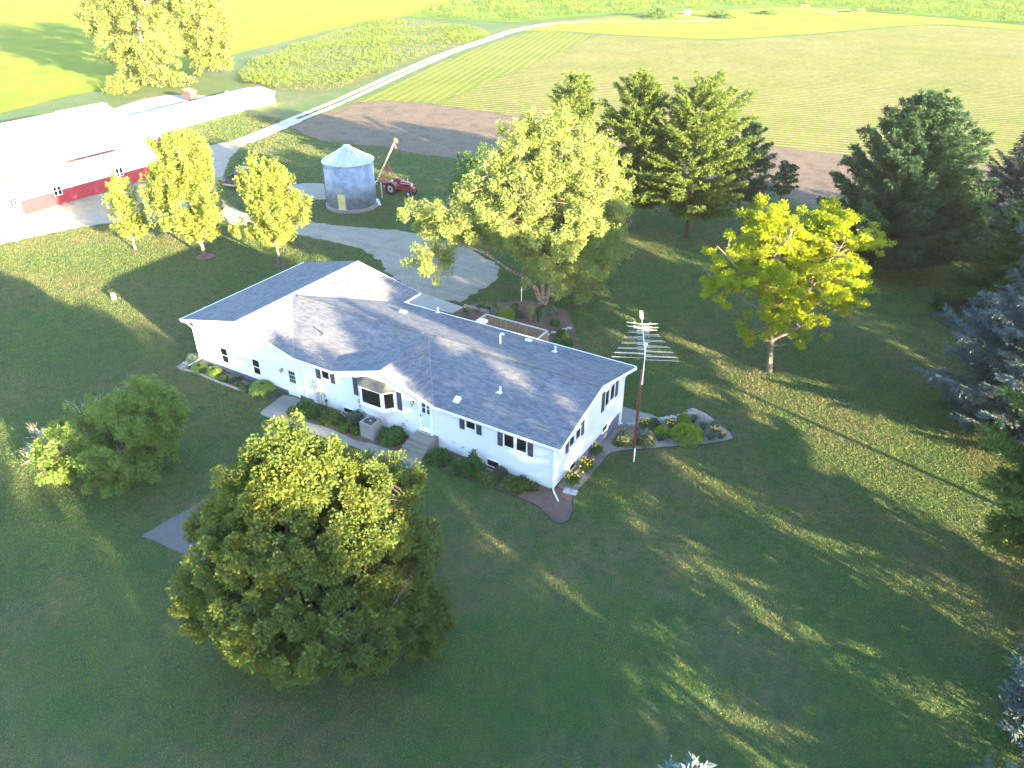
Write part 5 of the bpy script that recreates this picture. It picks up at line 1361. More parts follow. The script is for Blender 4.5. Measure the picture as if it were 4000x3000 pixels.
for i, (u, v, lb) in enumerate(((575, 425, 'grey retaining stone nearest the house corner of the patio'), (650, 432, 'small grey stone behind the broad green bush by the mast'), (800, 405, 'grey stone hidden behind the yellow daylilies at the patio edge'), (955, 365, 'flat grey retaining stone at the tip of the patio'),
                                (1055, 362, 'dark leaning stone where the patio ends'), (1122, 345, 'broad grey retaining stone just past the patio tip'), (1215, 330, 'grey retaining stone second past the patio tip'), (1300, 312, 'grey retaining stone behind the bright green clump'), (1388, 294, 'long grey retaining stone at the lawn edge'),
                                (1480, 276, 'large flat grey stone near the far point of the rock bed'), (1500, 222, 'outermost round grey stone at the far point of the rock bed'))):
    stone('retaining_stone', lb, u, v, rs.uniform(.42, .58), rs.uniform(.34, .42), rs.uniform(.22, .3), G_, rs, M_STONE, fn=ZA)
for i, (u, v, lb) in enumerate(((1700, 650, 'pale stepping stone nearest the deck corner'), (1778, 627, 'largest pale stepping stone, second out from the deck'), (1913, 592, 'pale stepping stone third out from the deck, above the round shrub'), (1970, 575, 'outermost small stepping stone by the lawn edge'))):
    stone('stepping_stone', lb, u, v, .5, .42, .05, 'stepping stones from the deck', rs, M_FLAG, fn=ZB)
# the small blocks that edge two beds: alike, side by side
e0, e1 = ZB(690, 318), ZB(962, 388)
for i in range(8):
    f = i / 7; stone('edging_block', 'dark edging block in the short row between the apron and the deck', e0[0] + (e1[0] - e0[0]) * f, e0[1] + (e1[1] - e0[1]) * f, .34, .24, .26, 'edging blocks by the deck', rs, M_STONE)
path = [(62, 350), (150, 372), (235, 388), (320, 425), (400, 465), (500, 505), (600, 545), (690, 578), (780, 612), (870, 645), (900, 655)]
for i in range(24):
    f = i / 23 * (len(path) - 1); k = min(len(path) - 2, int(f)); g_ = f - k
    u = path[k][0] + (path[k + 1][0] - path[k][0]) * g_; v = path[k][1] + (path[k + 1][1] - path[k][1]) * g_
    stone('edging_stone', 'flat grey edging stone along the garage flower bed', u, v, .30, .22, .09, 'edging stones of the garage bed', rs, M_STONE, fn=ZF)
t_ = stone('rubble_block', 'grey block lying at the garage corner beside the splash block', 95, 283, .5, .3, .25, None, rs, M_STONE, fn=ZF)
# black plastic edging and tree rings
def edging(name, label, pts, cat='edging', r=.035, mat=None, closed=False, group=None):
    P = [np.array([p[0], p[1], float(gz(p[0], p[1])) + .03]) for p in pts]
    if closed: P.append(P[0])
    o = MB().tube(P, r, 5).build(name, mat or nmat('black_edging', (.03, .03, .034), rough=.7)); return prop(o, label, cat, group)
edging('bed_edging', 'black edging strip curving round the front flower bed and corner', G2([ZH(140, 452), ZH(300, 522), ZH(500, 587), ZH(700, 667), ZH(930, 742), ZH(1100, 814), ZH(1300, 887), ZH(1480, 967), ZH(1590, 1074), ZH(1660, 1152), ZH(1745, 1174), ZH(1832, 1133), ZH(1884, 1040), ZH(1874, 920), ZH(1892, 845), ZH(1965, 752)]))
edging('bed_edging', 'black edging strip bounding the rock bed round the aerial mast', G2([ZA(60, 1100), ZA(150, 1000), ZA(270, 852), ZA(330, 807), ZA(560, 770), ZA(900, 750), ZA(1400, 704), ZA(1650, 692), ZA(1960, 644), ZA(2085, 607), ZA(2045, 520), ZA(1850, 360), ZA(1700, 240), ZA(1560, 170), ZA(1450, 167)]))
for (u, v, r_, lb) in ((531, 977, .45, 'slim pale young tree by the yard'), (802, 1002, .95, 'tallest young maple'), (1090, 1034, .6, 'young maple nearest the garage roof')):
    c = gnd(u, v); edging('tree_ring', 'thin round edging ring at the foot of the ' + lb, [(c[0] + r_ * math.cos(a), c[1] + r_ * math.sin(a)) for a in np.linspace(0, 6.1, 20)], 'edging', .03, None, True, 'rings at the feet of the young trees')
    poly = [(c[0] + (r_ - .03) * math.cos(a), c[1] + (r_ - .03) * math.sin(a)) for a in np.linspace(0, 6.283, 20)[:-1]]
    sheet('tree_ring_mulch', [poly], .02, M_MULCH)

# ------------------------------------------------------------------ old machinery far out on the grass island
M_RUSTM = nmat('rusty_machinery', (.26, .13, .085), [(2, .4, .7, (.33, .19, .14))], .85)
def implement(name, label, u, v, L_, rz, kind, mat, cat):
    p = gnd(u, v); t = thing(name, label, cat, p, rz)
    m = MB()
    for y in (-.5, .5): m.tube([(-L_ / 2, y, .75), (L_ / 2, y, .75)], .08, 6)
    for x in np.linspace(-L_ / 2, L_ / 2, 5): m.tube([(x, -.5, .75), (x, .5, .75)], .07, 6)
    m.tube([(0, .5, .75), (0, 2.2, .5)], .08, 6); m.build('frame', mat, t)
    m = MB()
    for x in np.linspace(-L_ / 2, L_ / 2, max(6, int(L_ * 2))):
        if kind == 'disc': m.wheel((x, -.35, .32), .32, .03, (1, .25, 0), 14)
        else: m.tube([(x, -.3, .75), (x, -.55, .4), (x, -.35, .03)], .035, 5)
    m.build('disc_gang' if kind == 'disc' else 'tine', M_RUSTM if kind != 'disc' else nmat('dark_steel', (.07, .07, .075), rough=.6), t)
    for s in (-1, 1): wheel('wheel', (s * L_ * .3, .3, .4), .4, .2, t, .5)
    if kind == 'hoop': MB().tube([(-1.0 + .9 * math.cos(a), 0, .8 + 1.0 * math.sin(a)) for a in np.linspace(0, math.pi, 12)], .09, 6).build('hoop', nmat('dark_hoop', (.06, .065, .07), rough=.6), t)
    return t
implement('planter', 'long dark planter with a raised hoop on the far grass', *ZIS(1650, 110), 8.0, .15, 'hoop', nmat('pale_green_frame', (.30, .33, .14), rough=.7), 'farm implement')
implement('disc_harrow', 'rusty disc harrow at the corn edge beyond the dark planter', *ZIS(1790, 95), 5.0, .5, 'disc', M_RUSTM, 'farm implement')
implement('cultivator', 'faded orange cultivator, last of the row of implements on the far grass', *ZIS(1938, 92), 2.6, .3, 'tine', nmat('faded_orange', (.48, .23, .10), rough=.8), 'farm implement')
implement('field_rake', 'reddish old rake lying alone at the corn edge left of the planter', *ZIS(1495, 58), 3.2, .4, 'tine', M_RUSTM, 'farm implement')
p = gnd(*ZIS(575, 115)); t_ = thing('scrap_panel', 'grey metal scrap panel tilted up in the far grass between two bushes', 'scrap', p, .5)
MB().box((0, 0, .8), (2.2, .12, 1.7), 0, Matrix.Rotation(-.5, 4, 'X')).build('panel', M_GALV, t_); MB().tube([(-3.2, .2, .35), (-.6, 0, .25)], .16, 6).build('beam', M_DARK, t_)
# ------------------------------------------------------------------ bark and leaves
M_BARK = nmat('grey_bark', (.17, .145, .12), [(7, .4, .7, (.10, .085, .07))], .9, .1, bump=(14, .6, .04))
M_BARKD = nmat('dark_bark', (.085, .068, .055), [(6, .4, .7, (.05, .04, .035))], .95, .1, bump=(10, .7, .05))
M_BIRCHB = nmat('peeling_birch_bark', (.25, .19, .145), [(3.5, .45, .62, (.40, .33, .26)), (6, .48, .62, (.13, .09, .065))], .85, .1, bump=(9, .7, .05))
M_LMAPLE = leafmat('norway_maple_leaf', (.034, .084, .038), (.108, .130, .020), (.20, .06, .05), .3, (.30, .27, .02), p3=.002)
M_LYOUNG = leafmat('young_maple_leaf', (.135, .185, .034), (.190, .228, .050), trans=.35, tcol=(.28, .32, .05))
M_LBIRCH = leafmat('birch_leaf', (.135, .185, .045), (.200, .240, .072), trans=.35, tcol=(.28, .32, .06))
M_LPOP = leafmat('poplar_leaf', (.100, .145, .032), (.165, .200, .060), trans=.3, tcol=(.25, .3, .05))
M_LLOC = leafmat('golden_locust_leaf', (.125, .205, .012), (.250, .275, .010), trans=.38, tcol=(.36, .40, .012))
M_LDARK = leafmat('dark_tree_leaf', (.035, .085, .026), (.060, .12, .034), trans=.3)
M_LBUSH = leafmat('round_shrub_leaf', (.078, .140, .034), (.115, .172, .036), trans=.32, tcol=(.28, .30, .03))
M_NBLUE = leafmat('blue_spruce_needle', (.055, .085, .090), (.090, .125, .126), trans=.06, rough=.75)
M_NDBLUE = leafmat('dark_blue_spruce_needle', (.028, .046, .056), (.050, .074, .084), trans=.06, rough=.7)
M_NGREEN = leafmat('spruce_needle', (.022, .052, .016), (.045, .085, .024), trans=.1, rough=.6)
M_NPINE = leafmat('pine_needle', (.055, .092, .020), (.100, .140, .030), trans=.15, rough=.6)
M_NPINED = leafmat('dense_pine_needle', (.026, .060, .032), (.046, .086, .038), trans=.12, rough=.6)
M_HOSTA = leafmat('hosta_leaf', (.11, .19, .035), (.17, .25, .05), trans=.25)
M_HOSTAB = leafmat('blue_hosta_leaf', (.075, .135, .085), (.13, .19, .12), trans=.2)
M_VARIEG = leafmat('variegated_leaf', (.14, .20, .09), (.36, .40, .28), trans=.2)
M_GREEN = leafmat('garden_leaf', (.040, .10, .032), (.07, .14, .04), trans=.25)
M_GREYG = leafmat('grey_green_leaf', (.065, .095, .060), (.10, .13, .085), trans=.15)
M_SILVER = leafmat('silver_leaf', (.20, .22, .19), (.28, .30, .27), trans=.1)
M_LIME = leafmat('lime_leaf', (.14, .22, .025), (.21, .28, .03), trans=.3)
M_HYD = leafmat('hydrangea_leaf', (.095, .14, .05), (.15, .18, .075), (.28, .25, .17), .2, p3=.25)
M_PEONY = leafmat('perennial_leaf', (.05, .10, .03), (.10, .14, .035), (.22, .24, .05), .25, p3=.10)
M_BLADE = leafmat('daylily_blade', (.045, .10, .025), (.075, .14, .035), trans=.25)
M_TALLG = leafmat('feather_grass', (.15, .17, .06), (.30, .27, .13), trans=.25)
M_FLOW = leafmat('orange_yellow_flower', (.75, .34, .015), (.85, .55, .05), trans=.25)
M_FLOWR = leafmat('orange_red_flower', (.60, .18, .06), (.8, .45, .08), trans=.25)
M_DEADT = nmat('dead_twigs', (.36, .31, .25), [(4, .4, .7, (.26, .23, .19))], .9)

# ------------------------------------------------------------------ broadleaved trees
# big maple in front
b = gnd(1190, 2520)
tree('maple', 'large round dense maple in front of the house, its crown half in sun', b,
     [blob_px(1223, 2318, 463, 390, b, 0, w=1.2), blob_px(1223, 2042, 398, 276, b, .1), blob_px(1133, 1854, 221, 187, b, .2, w=.9), blob_px(1114, 1725, 93, 73, b, .1, w=.6), blob_px(873, 2091, 137, 147, b, .2, w=.5), blob_px(1563, 2150, 127, 187, b, .2, w=.5),
      blob_px(1641, 2438, 122, 147, b, -.2, w=.5), blob_px(813, 2358, 108, 167, b, -.2, w=.5), blob_px(1011, 2615, 197, 118, b, -.9, w=.6), blob_px(1355, 2615, 197, 118, b, -.9, w=.6), blob_px(1424, 1903, 108, 108, b, .2, w=.5), blob_px(912, 1883, 68, 79, b, .2, w=.4)],
     3000, .29, 180, .108, .10, M_LMAPLE, M_BARKD, 11, tr=.26, zmin=b[2] + .7, up=.5, elong=1.5, droop=.1, lump=.13, shell=.38, twig=.009)
# shrubby tree with dead branches
b = gnd(470, 1850)
tree('shrub_tree', 'low rounded shrubby tree on the side lawn with bare dead branches at one end', b,
     [blob_px(480, 1690, 210, 170, b, 0), blob_px(600, 1600, 140, 140, b, .4), blob_px(300, 1740, 140, 110, b, -.3), blob_px(230, 1800, 90, 75, b, -.9, w=.7), blob_px(480, 1800, 190, 85, b, -.6)],
     430, .30, 95, .13, .11, M_LBUSH, M_BARKD, 12, tr=.16, zmin=b[2] + .35, up=.3, elong=1.2, shell=.4, lump=.10, cat='tree', crown='foliage', nlimb=10, fork=.12)
st = bpy.context.scene.objects['shrub_tree']; r_ = np.random.default_rng(5); m = MB()
def dead(p, d, ln, rr, lv):
    q = p + d * ln; mid = p + d * ln * .5 + r_.normal(size=3) * ln * .06
    m.tube([p, mid, q], [rr, rr * .8, rr * .55], 5, False)
    if lv > 0:
        for _ in range(3 if lv > 1 else 4):
            nd = nrmz(d + r_.normal(size=3) * .5 + np.array([0, 0, .1])); dead(p + d * ln * r_.uniform(.45, 1), nd, ln * r_.uniform(.5, .75), rr * .6, lv - 1)
c0 = above(260, 1740, b) - b
for k in range(11):
    tgt = above(r_.uniform(105, 170), r_.uniform(1650, 1800), b + DP2 * r_.uniform(-.9, .9)) - b
    d = tgt - c0; dead(c0 + r_.normal(size=3) * .25, nrmz(d), np.linalg.norm(d) * .62, .028, 3)
m.build('dead_branch', M_DEADT, st); m = MB()
for k in range(4):
    c1 = above(330, 1640, b + DP2 * 1.2) - b; tgt = above(r_.uniform(270, 400), r_.uniform(1540, 1575), b + DP2 * 1.5) - b
    dead(c1, nrmz(tgt - c1), np.linalg.norm(tgt - c1) * .6, .025, 2)
m.build('dead_branch', M_DEADT, st)
# young trees by the yard
YG = 'young maples beside the gravel yard'
b = gnd(529, 975)
tree('young_maple', 'slim small young tree nearest the gravel yard, the thinnest of the three', b, [blob_px(505, 880, 62, 65, b), blob_px(490, 800, 62, 60, b, w=1), blob_px(470, 735, 36, 48, b), blob_px(548, 850, 28, 40, b, w=.6), blob_px(440, 775, 25, 35, b, w=.5)],
     130, .28, 85, .155, .145, M_LYOUNG, nmat('pale_bark', (.42, .37, .28), [(5, .4, .7, (.32, .28, .22))], .9), 13, tr=.09, zmin=b[2] + 1.5, up=.7, elong=1.7, shell=.7, group=YG)
b = gnd(798, 1000)
tree('young_maple', 'tallest of the three young maples, with a broad dense upright crown', b, [blob_px(735, 790, 150, 135, b, w=1), blob_px(690, 640, 115, 120, b), blob_px(640, 555, 60, 45, b, w=.6), blob_px(790, 640, 42, 75, b, w=.6), blob_px(790, 880, 90, 55, b, w=.7), blob_px(725, 570, 38, 55, b, w=.6), blob_px(610, 760, 50, 80, b, w=.5)],
     420, .36, 120, .16, .15, M_LYOUNG, M_BARK, 14, tr=.17, zmin=b[2] + 1.5, up=.75, elong=1.9, shell=.55, group=YG)
b = gnd(1088, 1033)
tree('young_maple', 'middle-sized young maple standing nearest the garage roof, with spiky upright crown', b, [blob_px(1060, 800, 118, 110, b), blob_px(1020, 690, 70, 85, b), blob_px(1085, 900, 90, 75, b, w=.8), blob_px(1080, 670, 30, 60, b, w=.5), blob_px(1150, 790, 38, 55, b, w=.5), blob_px(965, 720, 35, 60, b, w=.5), blob_px(980, 900, 60, 40, b, w=.5)],
     320, .34, 110, .155, .145, M_LYOUNG, M_BARK, 15, tr=.14, zmin=b[2] + 1.2, up=.75, elong=1.9, shell=.6, group=YG)
# river birch: several stems, one leaning far out over the drive
b = gnd(2115, 1188)
A = lambda u, v, d=0.0: above(u, v, b + DP2 * d)
lim = [([b + [0, 0, -.2], A(2095, 1130), A(2060, 1090), A(1985, 1050), A(1900, 990), A(1820, 960), A(1740, 900), A(1690, 850)], [.22, .19, .18, .16, .14, .11, .08, .04]),
       ([b + [.2, .1, -.2], A(2150, 1120), A(2180, 1020), A(2190, 880), A(2190, 740), A(2195, 600), A(2190, 510)], [.24, .21, .19, .16, .12, .07, .03]),
       ([b + [.1, .1, -.2], A(2120, 1100, .3), A(2110, 980, .5), A(2060, 820, .6), A(2010, 660, .7), A(1985, 540, .7)], [.2, .18, .16, .12, .08, .04]),
       ([A(2185, 1010), A(2250, 930, -.6), A(2310, 870, -1), A(2380, 780, -1)], [.17, .12, .09, .04]),
       ([A(2190, 900), A(2280, 800, .5), A(2340, 690, .8), A(2380, 620, .8)], [.15, .11, .07, .03]),
       ([A(2080, 880, .5), A(1990, 800, -.6), A(1920, 730, -1.2), A(1890, 640, -1)], [.14, .10, .07, .03]),
       ([A(2120, 980, .5), A(2080, 900, -1.5), A(2060, 830, -2.6), A(2050, 760, -3)], [.14, .10, .07, .03]),
       ([A(1820, 960), A(1760, 960, -.5), A(1690, 990, -.8), A(1660, 1030, -.8)], [.08, .06, .04, .02])]
tree('river_birch', 'huge many-stemmed birch behind the house, one pale stem leaning out over the drive', b,
     [blob_px(2160, 830, 275, 205, b, 0, w=1.4), blob_px(2050, 620, 150, 150, b, .3), blob_px(2210, 580, 160, 120, b, .3), blob_px(2330, 730, 130, 150, b, 0), blob_px(1960, 760, 120, 140, b, -.3), blob_px(2200, 1000, 190, 120, b, -1.5, w=1.0), blob_px(2330, 930, 135, 130, b, -.5, w=.8), blob_px(2290, 1090, 75, 95, b, -1.2, w=.7), blob_px(1890, 770, 105, 105, b, -.2, w=.9), blob_px(2030, 830, 160, 110, b, -1.0, w=.9), 
      blob_px(1760, 870, 120, 90, b, -.5, w=.8), blob_px(1640, 850, 75, 65, b, -.5, w=.7), blob_px(1690, 1010, 90, 75, b, -.8, w=.7), blob_px(2060, 500, 60, 60, b, .3, w=.5), blob_px(2200, 480, 60, 55, b, .3, w=.5)],
     1400, .50, 190, .135, .11, M_LBIRCH, M_BIRCHB, 16, limbs=lim, zmin=b[2] + 1.2, up=.1, elong=1.3, droop=.65, shell=.5, lump=.12, twig=.018)
# dark broadleaf tree behind the birch
b = gnd(1880, 900)
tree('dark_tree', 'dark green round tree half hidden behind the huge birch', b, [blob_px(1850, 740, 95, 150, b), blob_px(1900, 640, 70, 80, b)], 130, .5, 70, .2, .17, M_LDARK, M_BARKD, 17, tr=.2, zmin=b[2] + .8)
# golden locust
b = gnd(3005, 1452)
A2 = lambda u, v, d=0.0: above(u, v, b + DP2 * d)
lim = [([b + [0, 0, -.2], A2(3010, 1380), A2(3015, 1320)], [.24, .20, .18]),
       ([A2(3015, 1320), A2(2985, 1220, -.5), A2(2930, 1110, -1.2), A2(2850, 1010, -1.8), A2(2800, 960, -2)], [.14, .11, .08, .05, .02]),
       ([A2(3015, 1330), A2(3030, 1200, .4), A2(3040, 1050, .6), A2(3000, 900, .8), A2(2990, 820, .8)], [.15, .12, .10, .06, .02]),
       ([A2(3018, 1310), A2(3080, 1230, -.3), A2(3170, 1120, -1), A2(3260, 1000, -1.5), A2(3300, 940, -1.6)], [.15, .12, .09, .05, .02]),
       ([A2(3015, 1330), A2(3120, 1280, .6), A2(3260, 1200, 1.2), A2(3380, 1130, 1.5)], [.12, .09, .06, .02]),
       ([A2(3040, 1050, .6), A2(3150, 950, 1.2), A2(3280, 880, 2), A2(3380, 850, 2.2)], [.09, .07, .05, .02]),
       ([A2(2985, 1220, -.5), A2(2890, 1160, .3), A2(2800, 1100, .8), A2(2760, 1080, 1)], [.08, .06, .04, .02]),
       ([A2(3035, 1100, .6), A2(3020, 1000, -1.2), A2(3080, 930, -2.4), A2(3100, 880, -2.8)], [.10, .08, .05, .02])]
tree('golden_locust', 'golden yellow open-crowned locust standing alone on the back lawn', b,
     [blob_px(3120, 1010, 260, 150, b, 0, w=1.1), blob_px(2930, 1020, 170, 120, b, -.6), blob_px(3010, 870, 150, 80, b, .2), blob_px(3250, 870, 150, 80, b, .8), blob_px(2810, 1110, 80, 90, b, 0, w=.6), blob_px(3280, 1120, 140, 110, b, .3, w=.8), blob_px(3090, 1200, 170, 110, b, -.5, w=.6), blob_px(3400, 940, 90, 60, b, .8, w=.6), blob_px(2950, 1300, 90, 70, b, -.5, w=.35), blob_px(3160, 1330, 80, 60, b, 0, w=.2)],
     800, .36, 130, .17, .08, M_LLOC, M_BARK, 18, limbs=lim, zmin=b[2] + 1.0, up=.25, elong=1.15, droop=.25, flat=.55, shell=.75, lump=.2, twig=.016, pw=1.2)
# poplars far left
PG = 'tall silver poplars beyond the sheds'
b = gnd(560, 332)
tree('poplar', 'bigger broad poplar beyond the sheds throwing a long shadow over the field', b,
     [blob_px(560, 110, 180, 150, b), blob_px(400, 60, 110, 90, b), blob_px(600, -80, 190, 140, b), blob_px(560, 250, 125, 75, b, -.5), blob_px(430, 170, 60, 70, b, w=.6), blob_px(470, -120, 160, 120, b)], 620, .8, 110, .30, .26, M_LPOP, M_BARK, 19, tr=.6, zmin=b[2] + .8, up=.2, elong=1.4, droop=.3, group=PG)
b = gnd(770, 292)
tree('poplar', 'narrower poplar standing on the field side of the bigger one', b, [blob_px(800, 90, 110, 130, b), blob_px(790, -90, 120, 130, b), blob_px(800, 210, 85, 75, b), blob_px(860, 180, 45, 80, b, w=.6)], 380, .8, 110, .30, .26, M_LPOP, M_BARK, 20, tr=.5, zmin=b[2] + .8, up=.2, elong=1.4, droop=.3, group=PG)
def far_bush(label, u, v, ru, rv, mat, seed, n=700, L=.5, cat='bush'):
    p = gnd(u, v); k = ppm(p); mound('bush', label, p, ru / k, rv / k, n, L, L * .6, mat, seed, 'bushes far out in the fields', cat, rough=.3)
far_bush('yellow green bushes at the foot of the bigger poplar', 470, 362, 60, 42, M_LYOUNG, 21, 900, .45)
far_bush('low bushy growth between the two poplars', 690, 330, 70, 30, M_LPOP, 22, 700, .45)
far_bush('wide dark bush on the far grass nearest the track end', *ZIS(320, 140), 60, 30, M_LDARK, 23, 900, .6)
far_bush('smaller dark bush on the far grass beyond the scrap panel', *ZIS(830, 140), 42, 18, M_LDARK, 24, 600, .6)
far_bush('tiny sprawling bush in tall grass behind the smaller dark bush', *ZIS(1190, 112), 36, 12, M_LDARK, 25, 300, .6)

# ------------------------------------------------------------------ conifers
def con(label, u, v, top, rpx, kind, leaf, seed, name='pine', group=None, dens=1.0, rz=0.0, far=None):
    b = gnd(u, v) if far is None else gnd(u, v) + DP2 * far
    k = ppm(b + [0, 0, 4]); h = 8.0
    for _ in range(12):                          # height whose top stands level with the survey row
        d = b + [0, 0, h] - CAM; vv = 1500 - FPX * (d @ UPV) / (d @ FWD); h += (vv - top) / k * 1.05
    print(label[:30], b.round(1), round(h, 1), round(rpx / k, 1))
    return conifer(name, label, b, round(h, 2), round(rpx / k, 2), kind, leaf, M_BARKD, seed, rz, group, dens)
PW = 'white pines at the field edge'; WG = 'conifers of the windbreak row'
con('tallest full white pine at the field edge, between the thinner pines and the locust', 2680, 925, 325, 245, 'pine', M_NPINE, 41, 'pine', PW, 1.1, .3)
con('middle white pine of the three at the field edge, partly behind the birch', 2450, 888, 295, 190, 'pine', M_NPINE, 42, 'pine', PW, 1.1, .9)
con('white pine rising directly behind the birch, farthest from the locust', 2225, 872, 300, 170, 'pine', M_NPINE, 43, 'pine', PW, 1.1, 2.0)
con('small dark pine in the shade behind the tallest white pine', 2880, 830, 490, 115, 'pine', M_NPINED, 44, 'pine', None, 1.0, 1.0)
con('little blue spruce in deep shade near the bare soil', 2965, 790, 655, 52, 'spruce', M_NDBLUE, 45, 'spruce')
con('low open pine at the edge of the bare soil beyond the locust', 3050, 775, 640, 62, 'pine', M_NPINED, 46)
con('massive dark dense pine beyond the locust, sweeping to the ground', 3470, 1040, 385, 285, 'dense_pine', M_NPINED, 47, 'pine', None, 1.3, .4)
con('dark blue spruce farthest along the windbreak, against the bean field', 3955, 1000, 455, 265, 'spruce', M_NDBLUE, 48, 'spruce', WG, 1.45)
con('green drooping spruce between the dark and the pale blue spruces', 3890, 1260, 690, 235, 'drooping', M_NGREEN, 49, 'spruce', WG, 1.4, .5)
con('biggest pale blue spruce in the windbreak, above the sunlit streaks', 4070, 1690, 620, 465, 'spruce', M_NBLUE, 50, 'spruce', WG, 1.35, .2)
con('green pine in the windbreak just below the biggest pale blue spruce', 4110, 2300, 1230, 440, 'pine', M_NPINE, 51, 'pine', WG, 1.3, .2)
conifer('spruce', 'blue spruce whose branch tips show beside the lower lawn streaks', (54.4, -2.7, -1.2), 13.5, 3.5, 'spruce', M_NBLUE, M_BARKD, 52, .2, WG)
conifer('spruce', 'blue spruce at the very foot of the lawn, nearest of the windbreak row', (54.2, -9.2, -1.2), 13.5, 3.5, 'spruce', M_NBLUE, M_BARKD, 52, .9, WG)
conifer('spruce', 'spruce top poking up into view close below the drone, sunlit needles', (43.35, -22.4, -.3), 15.75, 4.0, 'spruce', M_NBLUE, M_BARKD, 54, 0, WG)
# the rest of the windbreak, out of view beside and behind: it shades the yard
for i, (x, y, k, rz_) in enumerate(HIDDEN):
    key = [(15.5, 5.6, 'spruce', M_NBLUE, 60), (12.0, 4.6, 'drooping', M_NGREEN, 61), (13.5, 3.5, 'spruce', M_NBLUE, 52), (15.6, 4.2, 'high_pine', M_NPINE, 62), (11.0, 4.4, 'drooping', M_NGREEN, 63)][k]
    conifer('windbreak_conifer', 'conifer of the windbreak row out of sight behind the viewpoint', (x, y, -.8), key[0], key[1], key[2], key[3], M_BARKD, key[4], rz_, WG)

# ------------------------------------------------------------------ garden plants
def pl(fn, u, v, px, kind, label, mat, seed, h=None, flowers=None, **kw):
    p = gnd(*fn(u, v)); k = ppm(p); sc = (fn(1, 0)[0] - fn(0, 0)[0]); r_ = px * sc / k
    hh = h if h else r_ * 1.05
    p = p + DP2 * r_ * .35 * (0 if kind == 'blades' else 1) + [0, 0, -.02]
    p[2] = float(gz(p[0], p[1])) - .02
    if kind == 'hosta': return hosta('hosta', label, p, r_, hh * .85, mat, seed, n=int(60 + 130 * r_), **kw)
    if kind == 'blades': return blades(kw.pop('name', 'daylily'), label, p, r_ * 1.15, hh, int(150 + 240 * r_), mat, seed, flowers, **kw)
    n = int(650 + 1500 * r_ * r_)
    return mound(kw.pop('name', 'shrub'), label, p, r_, hh, n, kw.pop('L', .11), kw.pop('W', .07), mat, seed, flowers=flowers, **kw)
# garage bed
pl(ZF, 215, 250, 95, 'mound', 'white-edged variegated plant at the garage corner', M_VARIEG, 60, .45, name='variegated_plant', L=.22, W=.1)
pl(ZF, 285, 370, 115, 'hosta', 'yellow green hosta nearest the garage corner', M_HOSTA, 61)
pl(ZF, 350, 395, 62, 'mound', 'dark low plant tucked against the corner hosta', M_GREYG, 62, .3, name='perennial')
pl(ZF, 492, 425, 110, 'hosta', 'round yellow green hosta, second from the garage corner', M_HOSTA, 63)
pl(ZF, 640, 515, 62, 'mound', 'small low green plant under the first garage window', M_GREEN, 64, .3, name='perennial')
pl(ZF, 785, 515, 78, 'mound', 'grey green mound of catmint under the garage wall', M_GREYG, 65, .4, name='perennial')
pl(ZF, 872, 485, 34, 'mound', 'tiny grey green tuft against the garage foundation', M_GREYG, 66, .22, name='perennial')
pl(ZF, 818, 585, 24, 'mound', 'tiny lime yellow plant in the garage bed', M_LIME, 67, .2, name='perennial')
pl(ZF, 870, 585, 34, 'mound', 'small bluish plant beside the tiny lime one', M_GREYG, 68, .2, name='perennial')
pl(ZF, 965, 650, 85, 'mound', 'dark blue green mound left of the largest hosta', M_GREYG, 69, .55, name='perennial')
pl(ZF, 1165, 715, 185, 'hosta', 'largest bright hosta in the bed beneath the second garage window', M_HOSTA, 70, n=None) if False else hosta('hosta', 'largest bright hosta in the bed beneath the second garage window', gnd(*ZF(1185, 700)) + DP2 * .3, .92, .72, M_HOSTA, 70, 330, .3, .2)
pl(ZF, 1285, 750, 78, 'mound', 'blue green low plant in front of the largest hosta', M_GREYG, 71, .35, name='perennial')
pl(ZF, 1400, 725, 68, 'mound', 'pale blue green plant by the stoop', M_GREYG, 72, .3, name='perennial')
# entry bed
EG = 'leafy perennials in the entry bed'
for i, (u, v, r_, mt_, h_, lb) in enumerate(((170, 600, 95, M_PEONY, .55, 'yellow green leafy clump at the stoop end of the entry bed'), (330, 570, 120, M_GREEN, .8, 'dark tall leafy clump under the meters'), (480, 600, 120, M_GREEN, .75, 'dark leafy clump right of the meters'),
                                            (620, 690, 130, M_PEONY, .65, 'spreading yellow green clump in front of the cellar window'), (760, 700, 80, M_PEONY, .5, 'small mixed clump before the window well'), (860, 800, 85, M_PEONY, .45, 'low clump between the walk and the cooling unit'), (970, 720, 110, M_GREYG, .75, 'grey green clump left of the cooling unit'), (990, 830, 60, M_PEONY, .35, 'small clump at the foot of the cooling unit'))):
    pl(ZG, u, v, r_, 'mound', lb, mt_, 80 + i, h_, name='perennial', L=.17, W=.07, up=.5, rough=.22, group=EG)
pl(ZG, 1465, 950, 155, 'mound', 'round fresh green bush between the cooling unit and the steps', M_GREEN, 90, .95, name='bush', L=.19, W=.12, rough=.1)
